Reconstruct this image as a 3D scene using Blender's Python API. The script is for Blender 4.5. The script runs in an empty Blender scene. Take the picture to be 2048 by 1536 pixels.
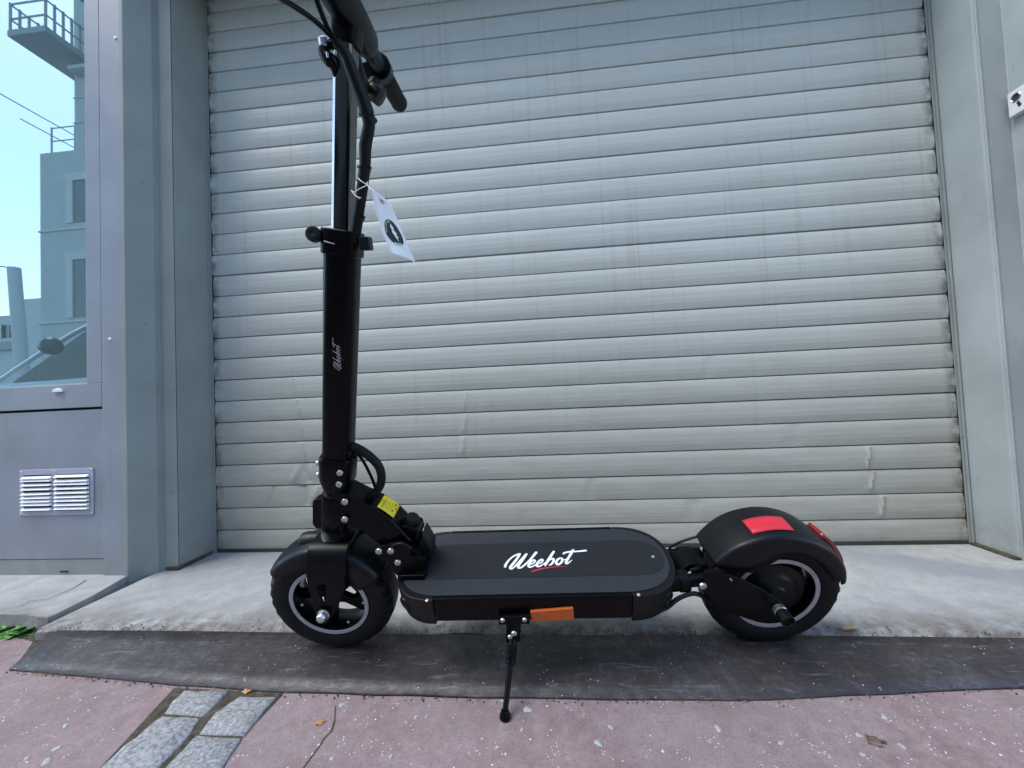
import bpy, bmesh, math, random
import numpy as np
from mathutils import Vector, Matrix

random.seed(7)
R_ = math.radians
SC = bpy.context.scene
COL = SC.collection

# ------------------------------------------------------------------ camera model (calibrated on the shutter slats)
S = 0.077
FPX, CX, CY = 769.0, 1024.0, 768.0
_a, _b, _c = R_(-1.93), R_(4.82), R_(-2.56)
_Rx = np.array([[1, 0, 0], [0, math.cos(_a), -math.sin(_a)], [0, math.sin(_a), math.cos(_a)]])
_Ry = np.array([[math.cos(_b), 0, math.sin(_b)], [0, 1, 0], [-math.sin(_b), 0, math.cos(_b)]])
_Rz = np.array([[math.cos(_c), -math.sin(_c), 0], [math.sin(_c), math.cos(_c), 0], [0, 0, 1]])
RC = _Rz @ _Rx @ _Ry                      # (x right, down, forward) world -> camera
POS = np.array([15.63 * S, -17.0 * S, 6.61 * S])


def _w(row):
    return Vector((RC[row][0], RC[row][2], -RC[row][1]))


cam_d = bpy.data.cameras.new("camera")
cam = bpy.data.objects.new("camera", cam_d)
COL.objects.link(cam)
cam_d.sensor_width = 36.0
cam_d.lens = FPX / 2048.0 * 36.0
cam_d.clip_start = 0.02
cam_d.clip_end = 2000.0
m3 = Matrix((_w(0), -_w(1), -_w(2))).transposed()
cam.matrix_world = Matrix.Translation(Vector(POS)) @ m3.to_4x4()
SC.camera = cam

# ------------------------------------------------------------------ sky, sun, exposure
SUN_EL, SUN_AZ = 57.0, 238.0            # azimuth clockwise from +Y (the wall side): high, from the street, left
world = bpy.data.worlds.new("World")
SC.world = world
world.use_nodes = True
wn = world.node_tree
wn.nodes.clear()
sky = wn.nodes.new("ShaderNodeTexSky")
sky.sky_type = 'NISHITA'
sky.sun_disc = False
sky.sun_elevation = R_(SUN_EL)
sky.sun_rotation = R_(SUN_AZ)
sky.air_density = 1.0
sky.dust_density = 0.6
sky.ozone_density = 1.9
bg = wn.nodes.new("ShaderNodeBackground")
bg.inputs[1].default_value = 0.15
wo = wn.nodes.new("ShaderNodeOutputWorld")
wn.links.new(sky.outputs[0], bg.inputs[0])
wn.links.new(bg.outputs[0], wo.inputs[0])

sun_d = bpy.data.lights.new("sun", 'SUN')
sun_d.energy = 0.85
sun_d.angle = R_(32)
sun_d.color = (1.0, 0.97, 0.88)
sun = bpy.data.objects.new("sun", sun_d)
COL.objects.link(sun)
_sd = Vector((math.sin(R_(SUN_AZ)) * math.cos(R_(SUN_EL)), math.cos(R_(SUN_AZ)) * math.cos(R_(SUN_EL)), math.sin(R_(SUN_EL))))
sun.rotation_euler = _sd.to_track_quat('Z', 'Y').to_euler()
sun.location = (0, -4, 8)

SC.view_settings.view_transform = 'Standard'
SC.view_settings.look = 'None'
SC.view_settings.exposure = 1.80
SC.view_settings.gamma = 1.0
SC.view_settings.use_curve_mapping = False


# ------------------------------------------------------------------ pixel helpers
def ray(u, v):
    w = RC.T @ np.array([(u - CX) / FPX, (v - CY) / FPX, 1.0])
    return np.array([w[0], w[2], -w[1]])


def hit(u, v, z=None, y=None, x=None):
    d = ray(u, v)
    if z is not None:
        t = (z - POS[2]) / d[2]
    elif y is not None:
        t = (y - POS[1]) / d[1]
    else:
        t = (x - POS[0]) / d[0]
    return POS + t * d


# ------------------------------------------------------------------ mesh helpers
def frame(axis):
    a = Vector(axis).normalized()
    t = Vector((0, 0, 1)) if abs(a.z) < 0.9 else Vector((1, 0, 0))
    x = t.cross(a).normalized()
    return x, a.cross(x).normalized(), a


class MB:
    def __init__(self):
        self.v, self.f, self.mi = [], [], []

    def add(self, vs, fs, m=0):
        o = len(self.v)
        self.v += [tuple(p) for p in vs]
        self.f += [tuple(i + o for i in f) for f in fs]
        self.mi += [m] * len(fs)
        return self

    def box(self, c, s, rot=None, m=0):
        c = Vector(c)
        vs = []
        for x in (-1, 1):
            for y in (-1, 1):
                for z in (-1, 1):
                    p = Vector((x * s[0] / 2, y * s[1] / 2, z * s[2] / 2))
                    if rot is not None:
                        p = rot @ p
                    vs.append(c + p)
        return self.add(vs, [(0, 1, 3, 2), (4, 6, 7, 5), (0, 4, 5, 1), (2, 3, 7, 6), (0, 2, 6, 4), (1, 5, 7, 3)], m)

    def bx(self, x0, x1, y0, y1, z0, z1, m=0):
        return self.box(((x0 + x1) / 2, (y0 + y1) / 2, (z0 + z1) / 2), (x1 - x0, y1 - y0, z1 - z0), m=m)

    def lathe(self, prof, o, axis, seg=32, closed=False, m=0, phase=0.0):
        """prof: list of (r, h) or (r, h, r_alt)"""
        X, Y, A = frame(axis)
        o = Vector(o)
        vs, fs = [], []
        n = len(prof)
        for j in range(seg):
            t = 2 * math.pi * j / seg + phase
            d = X * math.cos(t) + Y * math.sin(t)
            for p in prof:
                r = p[0] if len(p) == 2 or (j // 2) % 2 == 0 else p[2]
                vs.append(o + d * r + A * p[1])
        for j in range(seg):
            k = (j + 1) % seg
            for i in range(n - 1 if not closed else n):
                i2 = (i + 1) % n
                fs.append((j * n + i, k * n + i, k * n + i2, j * n + i2))
        if not closed:
            if prof[0][0] > 1e-6:
                fs.append(tuple(j * n for j in range(seg))[::-1])
            if prof[-1][0] > 1e-6:
                fs.append(tuple(j * n + n - 1 for j in range(seg)))
        return self.add(vs, fs, m)

    def cyl(self, p0, p1, r0, r1=None, seg=24, m=0, ch=0.0):
        p0, p1 = Vector(p0), Vector(p1)
        r1 = r0 if r1 is None else r1
        h = (p1 - p0).length
        if ch:
            pr = [(r0 - ch, 0), (r0, ch), (r1, h - ch), (r1 - ch, h)]
        else:
            pr = [(r0, 0), (r1, h)]
        return self.lathe(pr, p0, p1 - p0, seg, m=m)

    def prism(self, poly, fn, d0, d1, m=0):
        """poly 2-D points; fn(a, b, d) -> 3-D"""
        n = len(poly)
        vs = [fn(a, b, d0) for a, b in poly] + [fn(a, b, d1) for a, b in poly]
        fs = [tuple(range(n))[::-1], tuple(range(n, 2 * n))]
        fs += [(i, (i + 1) % n, n + (i + 1) % n, n + i) for i in range(n)]
        return self.add(vs, fs, m)

    def tube(self, pts, r, seg=12, m=0, cap=True, sub=6):
        P = smooth_path(pts, sub) if sub else [Vector(p) for p in pts]
        n = len(P)
        rs = r if isinstance(r, (list, tuple)) else None
        prevX = None
        vs, fs = [], []
        for i, p in enumerate(P):
            t = (P[min(i + 1, n - 1)] - P[max(i - 1, 0)]).normalized()
            if prevX is None:
                X, Y, _ = frame(t)
            else:
                X = (prevX - t * prevX.dot(t)).normalized()
                Y = t.cross(X)
            prevX = X
            if rs:
                q = i / (n - 1) * (len(rs) - 1)
                k = min(int(q), len(rs) - 2)
                rr = rs[k] + (rs[k + 1] - rs[k]) * (q - k)
            else:
                rr = r
            for j in range(seg):
                a = 2 * math.pi * j / seg
                vs.append(p + (X * math.cos(a) + Y * math.sin(a)) * rr)
        for i in range(n - 1):
            for j in range(seg):
                k = (j + 1) % seg
                fs.append((i * seg + j, i * seg + k, (i + 1) * seg + k, (i + 1) * seg + j))
        if cap:
            fs.append(tuple(range(seg))[::-1])
            fs.append(tuple((n - 1) * seg + j for j in range(seg)))
        return self.add(vs, fs, m)

    def build(self, name, mat, parent=None, bevel=0.0, seg=2, sharp=35, solid=0.0, flat=False):
        me = bpy.data.meshes.new(name)
        me.from_pydata([tuple(p) for p in self.v], [], self.f)
        mats = mat if isinstance(mat, (list, tuple)) else [mat]
        for mt in mats:
            me.materials.append(M[mt])
        if len(mats) > 1:
            me.polygons.foreach_set("material_index", self.mi)
        bm = bmesh.new()
        bm.from_mesh(me)
        bmesh.ops.recalc_face_normals(bm, faces=bm.faces)
        bm.to_mesh(me)
        bm.free()
        if not flat:
            me.polygons.foreach_set("use_smooth", [True] * len(me.polygons))
            me.set_sharp_from_angle(angle=R_(sharp))
        me.update()
        ob = bpy.data.objects.new(name, me)
        COL.objects.link(ob)
        if parent is not None:
            ob.parent = parent
        if solid:
            md = ob.modifiers.new("thickness", 'SOLIDIFY')
            md.thickness = solid
            md.offset = 0
        if bevel:
            md = ob.modifiers.new("bevel", 'BEVEL')
            md.width = bevel
            md.segments = seg
            md.limit_method = 'ANGLE'
            md.angle_limit = R_(32)
            md.harden_normals = True
        return ob


def smooth_path(pts, sub=6):
    P = [Vector(p) for p in pts]
    if len(P) < 3:
        return P
    out = []
    for i in range(len(P) - 1):
        p0 = P[max(i - 1, 0)]
        p1, p2 = P[i], P[i + 1]
        p3 = P[min(i + 2, len(P) - 1)]
        for k in range(sub):
            t = k / sub
            out.append(0.5 * ((2 * p1) + (p2 - p0) * t + (2 * p0 - 5 * p1 + 4 * p2 - p3) * t * t + (3 * p1 - p0 - 3 * p2 + p3) * t ** 3))
    out.append(P[-1])
    return out


def tag(o, label=None, cat=None, group=None, kind=None):
    if label:
        o["label"] = label
    if cat:
        o["category"] = cat
    if group:
        o["group"] = group
    if kind:
        o["kind"] = kind
    return o


def empty(name, loc=(0, 0, 0), parent=None):
    o = bpy.data.objects.new(name, None)
    COL.objects.link(o)
    o.location = loc
    o.empty_display_size = 0.1
    if parent:
        o.parent = parent
    return o


def clone(o, parent, loc=None, rot=None, name=None):
    c = o.copy()
    COL.objects.link(c)
    c.parent = parent
    if loc is not None:
        c.location = loc
    if rot is not None:
        c.rotation_euler = rot
    return c


# ------------------------------------------------------------------ materials
M = {}


class NT:
    def __init__(self, name):
        self.m = bpy.data.materials.new(name)
        self.m.use_nodes = True
        self.t = self.m.node_tree
        self.b = self.t.nodes["Principled BSDF"]
        M[name] = self.m

    def n(self, typ, **kw):
        nd = self.t.nodes.new("ShaderNode" + typ)
        for k, v in kw.items():
            setattr(nd, k, v)
        return nd

    def l(self, a, b):
        self.t.links.new(a, b)

    def pos(self, world=True, scale=(1, 1, 1)):
        if world:
            o = self.n("NewGeometry").outputs["Position"]
        else:
            o = self.n("TexCoord").outputs["Object"]
        mp = self.n("Mapping")
        mp.inputs["Scale"].default_value = scale
        self.l(o, mp.inputs[0])
        return mp.outputs[0]

    def noise(self, vec, scale, detail=4, rough=0.55, dist=0.0):
        nd = self.n("TexNoise")
        nd.inputs["Scale"].default_value = scale
        nd.inputs["Detail"].default_value = detail
        nd.inputs["Roughness"].default_value = rough
        nd.inputs["Distortion"].default_value = dist
        self.l(vec, nd.inputs["Vector"])
        return nd.outputs["Fac"]

    def ramp(self, fac, stops, interp='LINEAR'):
        nd = self.n("ValToRGB")
        cr = nd.color_ramp
        cr.interpolation = interp
        while len(cr.elements) < len(stops):
            cr.elements.new(0.5)
        for el, (p, c) in zip(cr.elements, stops):
            el.position = p
            el.color = (c, c, c, 1) if isinstance(c, (int, float)) else (*c, 1)
        self.l(fac, nd.inputs[0])
        return nd.outputs[0]

    def mix(self, fac, a, b, mode='MIX'):
        nd = self.n("Mix", data_type='RGBA', blend_type=mode)
        for sock, v in ((nd.inputs["Factor"], fac), (nd.inputs["A"], a), (nd.inputs["B"], b)):
            pass
        ins = [s for s in nd.inputs if s.enabled or True]
        f_in = nd.inputs[0]
        a_in = [s for s in nd.inputs if s.name == "A" and s.type == 'RGBA'][0]
        b_in = [s for s in nd.inputs if s.name == "B" and s.type == 'RGBA'][0]
        for sock, v in ((f_in, fac), (a_in, a), (b_in, b)):
            if isinstance(v, (int, float)):
                sock.default_value = v if sock.type == 'VALUE' else (v, v, v, 1)
            elif isinstance(v, tuple):
                sock.default_value = (*v, 1)
            else:
                self.l(v, sock)
        return [s for s in nd.outputs if s.type == 'RGBA'][0]

    def color(self, c):
        if isinstance(c, tuple):
            self.b.inputs["Base Color"].default_value = (*c, 1)
        else:
            self.l(c, self.b.inputs["Base Color"])

    def set(self, rough=None, metal=None, coat=None, spec=None):
        if rough is not None:
            if isinstance(rough, (int, float)):
                self.b.inputs["Roughness"].default_value = rough
            else:
                self.l(rough, self.b.inputs["Roughness"])
        if metal is not None:
            self.b.inputs["Metallic"].default_value = metal
        if coat is not None:
            self.b.inputs["Coat Weight"].default_value = coat
            self.b.inputs["Coat Roughness"].default_value = 0.15
        if spec is not None:
            self.b.inputs["Specular IOR Level"].default_value = spec
        return self

    def bump(self, h, strength=0.3, dist=0.002):
        nd = self.n("Bump")
        nd.inputs["Strength"].default_value = strength
        nd.inputs["Distance"].default_value = dist
        self.l(h, nd.inputs["Height"])
        self.l(nd.outputs[0], self.b.inputs["Normal"])


def simple(name, col, rough=0.5, metal=0.0, coat=None, var=0.15, scale=60, bump=0.0, world=False, spec=None):
    n = NT(name)
    p = n.pos(world)
    f = n.noise(p, scale)
    a = tuple(max(0, x * (1 - var)) for x in col)
    b = tuple(min(1, x * (1 + var)) for x in col)
    n.color(n.ramp(f, [(0.3, a), (0.7, b)]))
    n.set(n.ramp(n.noise(p, scale * 0.4), [(0.3, max(0.02, rough - 0.06)), (0.7, min(1, rough + 0.06))]), metal, coat, spec)
    if bump:
        n.bump(n.noise(p, scale * 4, 2), bump, 0.001)
    return n


def mat_shutter():
    n = NT("shutter_paint")
    p = n.pos(True)
    st = n.noise(n.pos(True, (1.2, 1, 40)), 2.0, 6, 0.6)          # long horizontal streaks
    bl = n.noise(p, 3.0, 5, 0.6)
    base = n.ramp(st, [(0.25, (0.50, 0.525, 0.475)), (0.75, (0.575, 0.60, 0.545))])
    base = n.mix(n.ramp(bl, [(0.35, 0.0), (0.75, 0.35)]), base, (0.45, 0.455, 0.405))
    # grime: splashed low part and worn dark ends by the guides
    sep = n.n("SeparateXYZ")
    n.l(n.n("NewGeometry").outputs["Position"], sep.inputs[0])
    mr = n.n("MapRange")
    mr.inputs["From Min"].default_value = 1.0
    mr.inputs["From Max"].default_value = 0.0
    n.l(sep.outputs["Z"], mr.inputs["Value"])
    mul = n.n("Math", operation='MULTIPLY')
    n.l(mr.outputs[0], mul.inputs[0])
    n.l(n.ramp(n.noise(n.pos(True, (2, 1, 9)), 3.0, 6, 0.65), [(0.3, 0.6), (0.7, 1.0)]), mul.inputs[1])
    base = n.mix(mul.outputs[0], base, (0.315, 0.28, 0.22))
    # fine vertical dribbles
    dr = n.noise(n.pos(True, (60, 1, 1.5)), 1.0, 3, 0.5)
    base = n.mix(n.ramp(dr, [(0.56, 0.0), (0.76, 0.45)]), base, (0.36, 0.355, 0.32))
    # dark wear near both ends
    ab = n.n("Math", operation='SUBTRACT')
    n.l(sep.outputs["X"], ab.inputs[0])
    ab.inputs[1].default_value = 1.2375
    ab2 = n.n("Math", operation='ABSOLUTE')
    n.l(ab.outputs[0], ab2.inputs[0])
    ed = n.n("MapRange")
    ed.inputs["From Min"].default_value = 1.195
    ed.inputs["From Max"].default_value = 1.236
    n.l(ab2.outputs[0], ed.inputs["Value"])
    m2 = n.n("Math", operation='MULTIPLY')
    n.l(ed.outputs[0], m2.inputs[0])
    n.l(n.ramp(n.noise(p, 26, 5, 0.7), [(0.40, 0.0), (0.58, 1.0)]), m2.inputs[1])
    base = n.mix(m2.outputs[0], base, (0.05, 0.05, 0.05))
    n.color(base)
    n.set(n.ramp(bl, [(0.3, 0.38), (0.7, 0.55)]), spec=0.4)
    n.bump(n.noise(n.pos(True, (4, 4, 60)), 8, 3), 0.05, 0.001)


def mat_wall(name, c, rough=0.6, dirt=(0.22, 0.22, 0.20)):
    n = NT(name)
    p = n.pos(True)
    bl = n.noise(p, 4.5, 6, 0.6)
    a = tuple(x * 0.84 for x in c)
    b = tuple(x * 1.10 for x in c)
    base = n.ramp(bl, [(0.3, a), (0.7, b)])
    sep = n.n("SeparateXYZ")
    n.l(n.n("NewGeometry").outputs["Position"], sep.inputs[0])
    mr = n.n("MapRange")
    mr.inputs["From Min"].default_value = 0.16
    mr.inputs["From Max"].default_value = 0.0
    n.l(sep.outputs["Z"], mr.inputs["Value"])
    mul = n.n("Math", operation='MULTIPLY')
    n.l(mr.outputs[0], mul.inputs[0])
    n.l(n.ramp(n.noise(p, 14, 5, 0.65), [(0.35, 0.0), (0.65, 0.9)]), mul.inputs[1])
    base = n.mix(mul.outputs[0], base, dirt)
    st = n.noise(n.pos(True, (9, 9, 1.2)), 1.6, 5, 0.65)
    base = n.mix(n.ramp(st, [(0.58, 0.0), (0.75, 0.4)]), base, tuple(x * 0.72 for x in c))
    ch = n.noise(p, 38, 3, 0.7)
    base = n.mix(n.ramp(ch, [(0.70, 0.0), (0.72, 0.7)]), base, tuple(x * 0.55 for x in c))
    sc = n.noise(n.pos(True, (3, 3, 26)), 6, 4, 0.75, 0.6)
    base = n.mix(n.ramp(sc, [(0.68, 0.0), (0.74, 0.35)]), base, tuple(min(1, x * 1.45) for x in c))
    n.color(base)
    n.set(n.ramp(bl, [(0.3, rough - 0.08), (0.7, rough + 0.08)]), spec=0.4)
    n.bump(n.noise(p, 90, 4, 0.6), 0.12, 0.002)


def mat_concrete():
    n = NT("concrete")
    p = n.pos(True)
    big = n.noise(p, 2.6, 6, 0.6)
    mid = n.noise(p, 24, 6, 0.7)
    fin = n.noise(p, 230, 3, 0.6)
    base = n.ramp(mid, [(0.25, (0.29, 0.285, 0.265)), (0.5, (0.385, 0.38, 0.36)), (0.78, (0.47, 0.465, 0.445))])
    base = n.mix(n.ramp(big, [(0.45, 0.0), (0.62, 0.55)]), base, (0.27, 0.28, 0.285))
    base = n.mix(n.ramp(fin, [(0.3, 0.35), (0.55, 0.0)]), base, (0.22, 0.21, 0.20))
    # greenish grime along the shutter and brown dirt along the plate
    sep = n.n("SeparateXYZ")
    n.l(n.n("NewGeometry").outputs["Position"], sep.inputs[0])

    def band(f0, f1, col, base, sc, lo, hi):
        mr = n.n("MapRange")
        mr.inputs["From Min"].default_value = f0
        mr.inputs["From Max"].default_value = f1
        n.l(sep.outputs["Y"], mr.inputs["Value"])
        mu = n.n("Math", operation='MULTIPLY')
        n.l(mr.outputs[0], mu.inputs[0])
        n.l(n.ramp(n.noise(p, sc, 5, 0.7), [(lo, 0.0), (hi, 1.0)]), mu.inputs[1])
        return n.mix(mu.outputs[0], base, col)
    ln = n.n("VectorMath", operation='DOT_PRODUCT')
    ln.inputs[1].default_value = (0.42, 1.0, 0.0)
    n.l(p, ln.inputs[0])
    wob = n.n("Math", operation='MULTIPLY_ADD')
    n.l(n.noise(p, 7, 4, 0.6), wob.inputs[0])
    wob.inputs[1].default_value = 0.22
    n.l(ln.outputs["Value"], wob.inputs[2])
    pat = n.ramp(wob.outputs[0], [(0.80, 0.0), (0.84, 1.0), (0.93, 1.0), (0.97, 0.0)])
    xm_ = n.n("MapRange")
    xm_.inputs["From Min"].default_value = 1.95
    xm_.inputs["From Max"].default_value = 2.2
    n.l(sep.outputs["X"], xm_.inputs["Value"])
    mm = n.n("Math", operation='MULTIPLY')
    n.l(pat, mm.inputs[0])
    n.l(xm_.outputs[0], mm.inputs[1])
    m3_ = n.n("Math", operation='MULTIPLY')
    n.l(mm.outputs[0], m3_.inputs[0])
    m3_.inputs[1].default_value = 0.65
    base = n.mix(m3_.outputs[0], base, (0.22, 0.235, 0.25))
    base = band(-0.03, 0.0, (0.25, 0.30, 0.22), base, 9, 0.2, 0.6)
    base = band(-0.30, -0.455, (0.17, 0.15, 0.125), base, 11, 0.36, 0.66)
    base = band(-0.38, -0.455, (0.12, 0.10, 0.085), base, 34, 0.40, 0.60)
    n.color(base)
    n.set(n.ramp(big, [(0.4, 0.85), (0.6, 0.6)]), spec=0.35)
    n.bump(n.mix(0.5, mid, fin), 0.5, 0.004)


def mat_red():
    n = NT("red_paving")
    p = n.pos(True)
    big = n.noise(p, 3.5, 6, 0.65)
    mid = n.noise(p, 45, 5, 0.7)
    fin = n.noise(p, 320, 3, 0.6)
    base = n.ramp(mid, [(0.25, (0.205, 0.140, 0.138)), (0.55, (0.290, 0.210, 0.205)), (0.8, (0.37, 0.285, 0.28))])
    base = n.mix(n.ramp(big, [(0.42, 0.0), (0.7, 0.6)]), base, (0.315, 0.262, 0.262))
    st2 = n.noise(n.pos(True, (1.0, 1.6, 1)), 1.7, 5, 0.7, 0.8)
    base = n.mix(n.ramp(st2, [(0.50, 0.0), (0.70, 0.55)]), base, (0.185, 0.135, 0.130))
    bl2 = n.noise(p, 13, 4, 0.7)
    base = n.mix(n.ramp(bl2, [(0.58, 0.0), (0.72, 0.45)]), base, (0.20, 0.165, 0.160))
    base = n.mix(n.ramp(fin, [(0.32, 0.5), (0.5, 0.0)]), base, (0.15, 0.10, 0.10))
    # pale chips of stone
    for sc, th, soft in ((170.0, 0.15, 0.05), (60.0, 0.085, 0.03)):
        vo = n.n("TexVoronoi")
        vo.inputs["Scale"].default_value = sc
        wv = n.n("VectorMath", operation='ADD')
        n.l(p, wv.inputs[0])
        nz = n.n("TexNoise")
        nz.inputs["Scale"].default_value = sc * 1.3
        n.l(p, nz.inputs["Vector"])
        sc_ = n.n("VectorMath", operation='SCALE')
        sc_.inputs["Scale"].default_value = 0.35 / sc
        n.l(nz.outputs["Color"], sc_.inputs[0])
        n.l(sc_.outputs[0], wv.inputs[1])
        n.l(wv.outputs[0], vo.inputs["Vector"])
        msk = n.ramp(vo.outputs["Distance"], [(th, 1.0), (th + soft, 0.0)])
        pick = n.ramp(n.noise(p, sc * 0.17, 2), [(0.555, 0.0), (0.60, 0.9)])
        mu = n.n("Math", operation='MULTIPLY')
        n.l(msk, mu.inputs[0])
        n.l(pick, mu.inputs[1])
        base = n.mix(mu.outputs[0], base, (0.74, 0.74, 0.73))
    n.color(base)
    n.set(n.ramp(mid, [(0.3, 0.75), (0.7, 0.92)]), spec=0.3)
    n.bump(n.mix(0.5, mid, fin), 0.45, 0.003)


def mat_plate():
    n = NT("steel_plate")
    p = n.pos(True)
    big = n.noise(p, 5, 6, 0.65)
    fin = n.noise(p, 120, 4, 0.65)
    scr = n.noise(n.pos(True, (1, 7, 1)), 14, 5, 0.7, 1.2)
    base = n.ramp(big, [(0.3, (0.032, 0.026, 0.026)), (0.5, (0.054, 0.046, 0.046)), (0.72, (0.092, 0.086, 0.087))])
    mot = n.noise(p, 34, 6, 0.75)
    base = n.mix(n.ramp(mot, [(0.36, 0.75), (0.56, 0.0)]), base, (0.026, 0.021, 0.020))
    base = n.mix(n.ramp(mot, [(0.56, 0.0), (0.76, 0.5)]), base, (0.16, 0.15, 0.15))
    base = n.mix(n.ramp(fin, [(0.35, 0.6), (0.58, 0.0)]), base, (0.030, 0.024, 0.022))
    base = n.mix(n.ramp(scr, [(0.58, 0.0), (0.72, 0.6)]), base, (0.22, 0.225, 0.235))
    rust = n.noise(p, 17, 6, 0.7)
    base = n.mix(n.ramp(rust, [(0.60, 0.0), (0.72, 0.55)]), base, (0.10, 0.055, 0.04))
    sep = n.n("SeparateXYZ")
    n.l(n.n("NewGeometry").outputs["Position"], sep.inputs[0])
    mr = n.n("MapRange")
    mr.inputs["From Min"].default_value = -0.590
    mr.inputs["From Max"].default_value = -0.640
    n.l(sep.outputs["Y"], mr.inputs["Value"])
    mu = n.n("Math", operation='MULTIPLY')
    n.l(mr.outputs[0], mu.inputs[0])
    n.l(n.ramp(n.noise(p, 40, 4, 0.7), [(0.38, 0.0), (0.6, 0.8)]), mu.inputs[1])
    base = n.mix(mu.outputs[0], base, (0.20, 0.16, 0.145))
    vo = n.n("TexVoronoi")
    vo.inputs["Scale"].default_value = 95
    n.l(p, vo.inputs["Vector"])
    mk = n.ramp(vo.outputs["Distance"], [(0.09, 1.0), (0.13, 0.0)])
    pk = n.ramp(n.noise(p, 21, 2), [(0.52, 0.0), (0.58, 0.9)])
    m2 = n.n("Math", operation='MULTIPLY')
    n.l(mk, m2.inputs[0])
    n.l(pk, m2.inputs[1])
    base = n.mix(m2.outputs[0], base, (0.55, 0.56, 0.57))
    n.color(base)
    n.set(n.ramp(mot, [(0.3, 0.58), (0.7, 0.36)]), 0.0, spec=0.4)
    n.bump(n.mix(0.5, fin, mot), 0.6, 0.003)


def mat_granite():
    n = NT("granite")
    p = n.pos(True)
    f1 = n.noise(p, 190, 3, 0.6)
    f2 = n.noise(p, 28, 5, 0.65)
    base = n.ramp(f1, [(0.28, (0.12, 0.12, 0.122)), (0.5, (0.28, 0.285, 0.285)), (0.72, (0.45, 0.45, 0.45))])
    base = n.mix(n.ramp(f2, [(0.5, 0.0), (0.75, 0.6)]), base, (0.30, 0.265, 0.225))
    n.color(base)
    n.set(0.8, spec=0.35)
    n.bump(n.mix(0.6, f1, f2), 0.6, 0.005)


def mat_dirt():
    n = NT("joint_dirt")
    p = n.pos(True)
    f = n.noise(p, 80, 5, 0.7)
    n.color(n.ramp(f, [(0.3, (0.035, 0.030, 0.026)), (0.6, (0.11, 0.09, 0.065)), (0.8, (0.20, 0.16, 0.10))]))
    n.set(0.95, spec=0.2)
    n.bump(f, 0.8, 0.006)


def mat_grip():
    n = NT("deck_grip")
    p = n.pos(False)
    f = n.noise(p, 900, 2, 0.6)
    n.color(n.ramp(f, [(0.3, (0.008, 0.010, 0.013)), (0.7, (0.020, 0.024, 0.031))]))
    n.set(0.62, spec=0.5)
    n.bump(f, 0.5, 0.0008)
    n = NT("deck_grip_dark")
    p = n.pos(False)
    f = n.noise(p, 700, 2, 0.6)
    n.color(n.ramp(f, [(0.3, (0.004, 0.005, 0.0065)), (0.7, (0.011, 0.013, 0.017))]))
    n.set(0.72, spec=0.4)
    n.bump(f, 0.4, 0.0008)


def mat_glass():
    n = NT("window_glass")
    gl = n.n("BsdfGlossy")
    gl.inputs["Color"].default_value = (0.80, 0.98, 0.97, 1)
    gl.inputs["Roughness"].default_value = 0.012
    p = n.pos(True)
    bm = n.n("Bump")
    bm.inputs["Strength"].default_value = 0.02
    bm.inputs["Distance"].default_value = 0.002
    n.l(n.noise(p, 3.0, 1), bm.inputs["Height"])
    n.l(bm.outputs[0], gl.inputs["Normal"])
    df = n.n("BsdfDiffuse")
    df.inputs["Color"].default_value = (0.12, 0.19, 0.20, 1)
    mx = n.n("MixShader")
    mx.inputs[0].default_value = 0.40
    n.l(df.outputs[0], mx.inputs[1])
    n.l(gl.outputs[0], mx.inputs[2])
    n.l(mx.outputs[0], n.t.nodes["Material Output"].inputs["Surface"])


mat_shutter()
mat_wall("wall_paint", (0.265, 0.295, 0.275))
mat_wall("wall_paint_lit", (0.35, 0.385, 0.375))  # lighter copy of the wall paint; light from the left is partly in its colour
mat_wall("frame_paint", (0.255, 0.285, 0.315), 0.38)
mat_concrete()
mat_red()
mat_plate()
mat_granite()
mat_dirt()
mat_grip()
mat_glass()
simple("rail_metal", (0.30, 0.32, 0.30), 0.45, 0.3, world=True, var=0.3)
simple("dark_gap", (0.012, 0.012, 0.012), 0.9)
simple("seal_rubber", (0.035, 0.035, 0.036), 0.8, world=True)
simple("vent_aluminium", (0.84, 0.85, 0.85), 0.40, 0.0, world=True, var=0.06)
simple("vent_plate", (0.40, 0.42, 0.50), 0.45, 0.2, world=True, var=0.06)
simple("box_plastic", (0.70, 0.70, 0.69), 0.45, world=True, var=0.05)
simple("black_paint", (0.0020, 0.0021, 0.0026), 0.28, 0.0, var=0.1, spec=0.14)
simple("stem_gloss", (0.002, 0.0022, 0.0028), 0.14, 0.0, coat=0.5, var=0.1, spec=0.4)
simple("satin_black", (0.0024, 0.0026, 0.0032), 0.36, 0.0, var=0.12, bump=0.05, scale=120, spec=0.14)
simple("black_plastic", (0.0045, 0.0048, 0.0055), 0.42, var=0.12, bump=0.1, scale=200, spec=0.3)
simple("mudguard_plastic", (0.0045, 0.0048, 0.0060), 0.38, var=0.10, bump=0.10, scale=260, spec=0.26)
simple("tyre_rubber", (0.0045, 0.0048, 0.0055), 0.58, var=0.2, bump=0.15, scale=90, spec=0.3)
simple("grip_rubber", (0.004, 0.0043, 0.005), 0.6, var=0.15, scale=150, spec=0.15)
simple("cable_sleeve", (0.0045, 0.005, 0.0065), 0.5, var=0.2, bump=0.45, scale=120, spec=0.25)
simple("bolt_steel", (0.62, 0.62, 0.63), 0.28, 0.9, var=0.08, scale=300)
simple("rim_line", (0.42, 0.43, 0.44), 0.45, 0.2, var=0.05)
simple("brushed_steel", (0.45, 0.47, 0.50), 0.3, 0.9, var=0.05)
simple("print_white", (0.88, 0.88, 0.88), 0.55, var=0.03)
simple("print_red", (0.55, 0.03, 0.035), 0.55, var=0.05)
simple("reflector_red", (0.62, 0.025, 0.04), 0.35, var=0.04)
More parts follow.
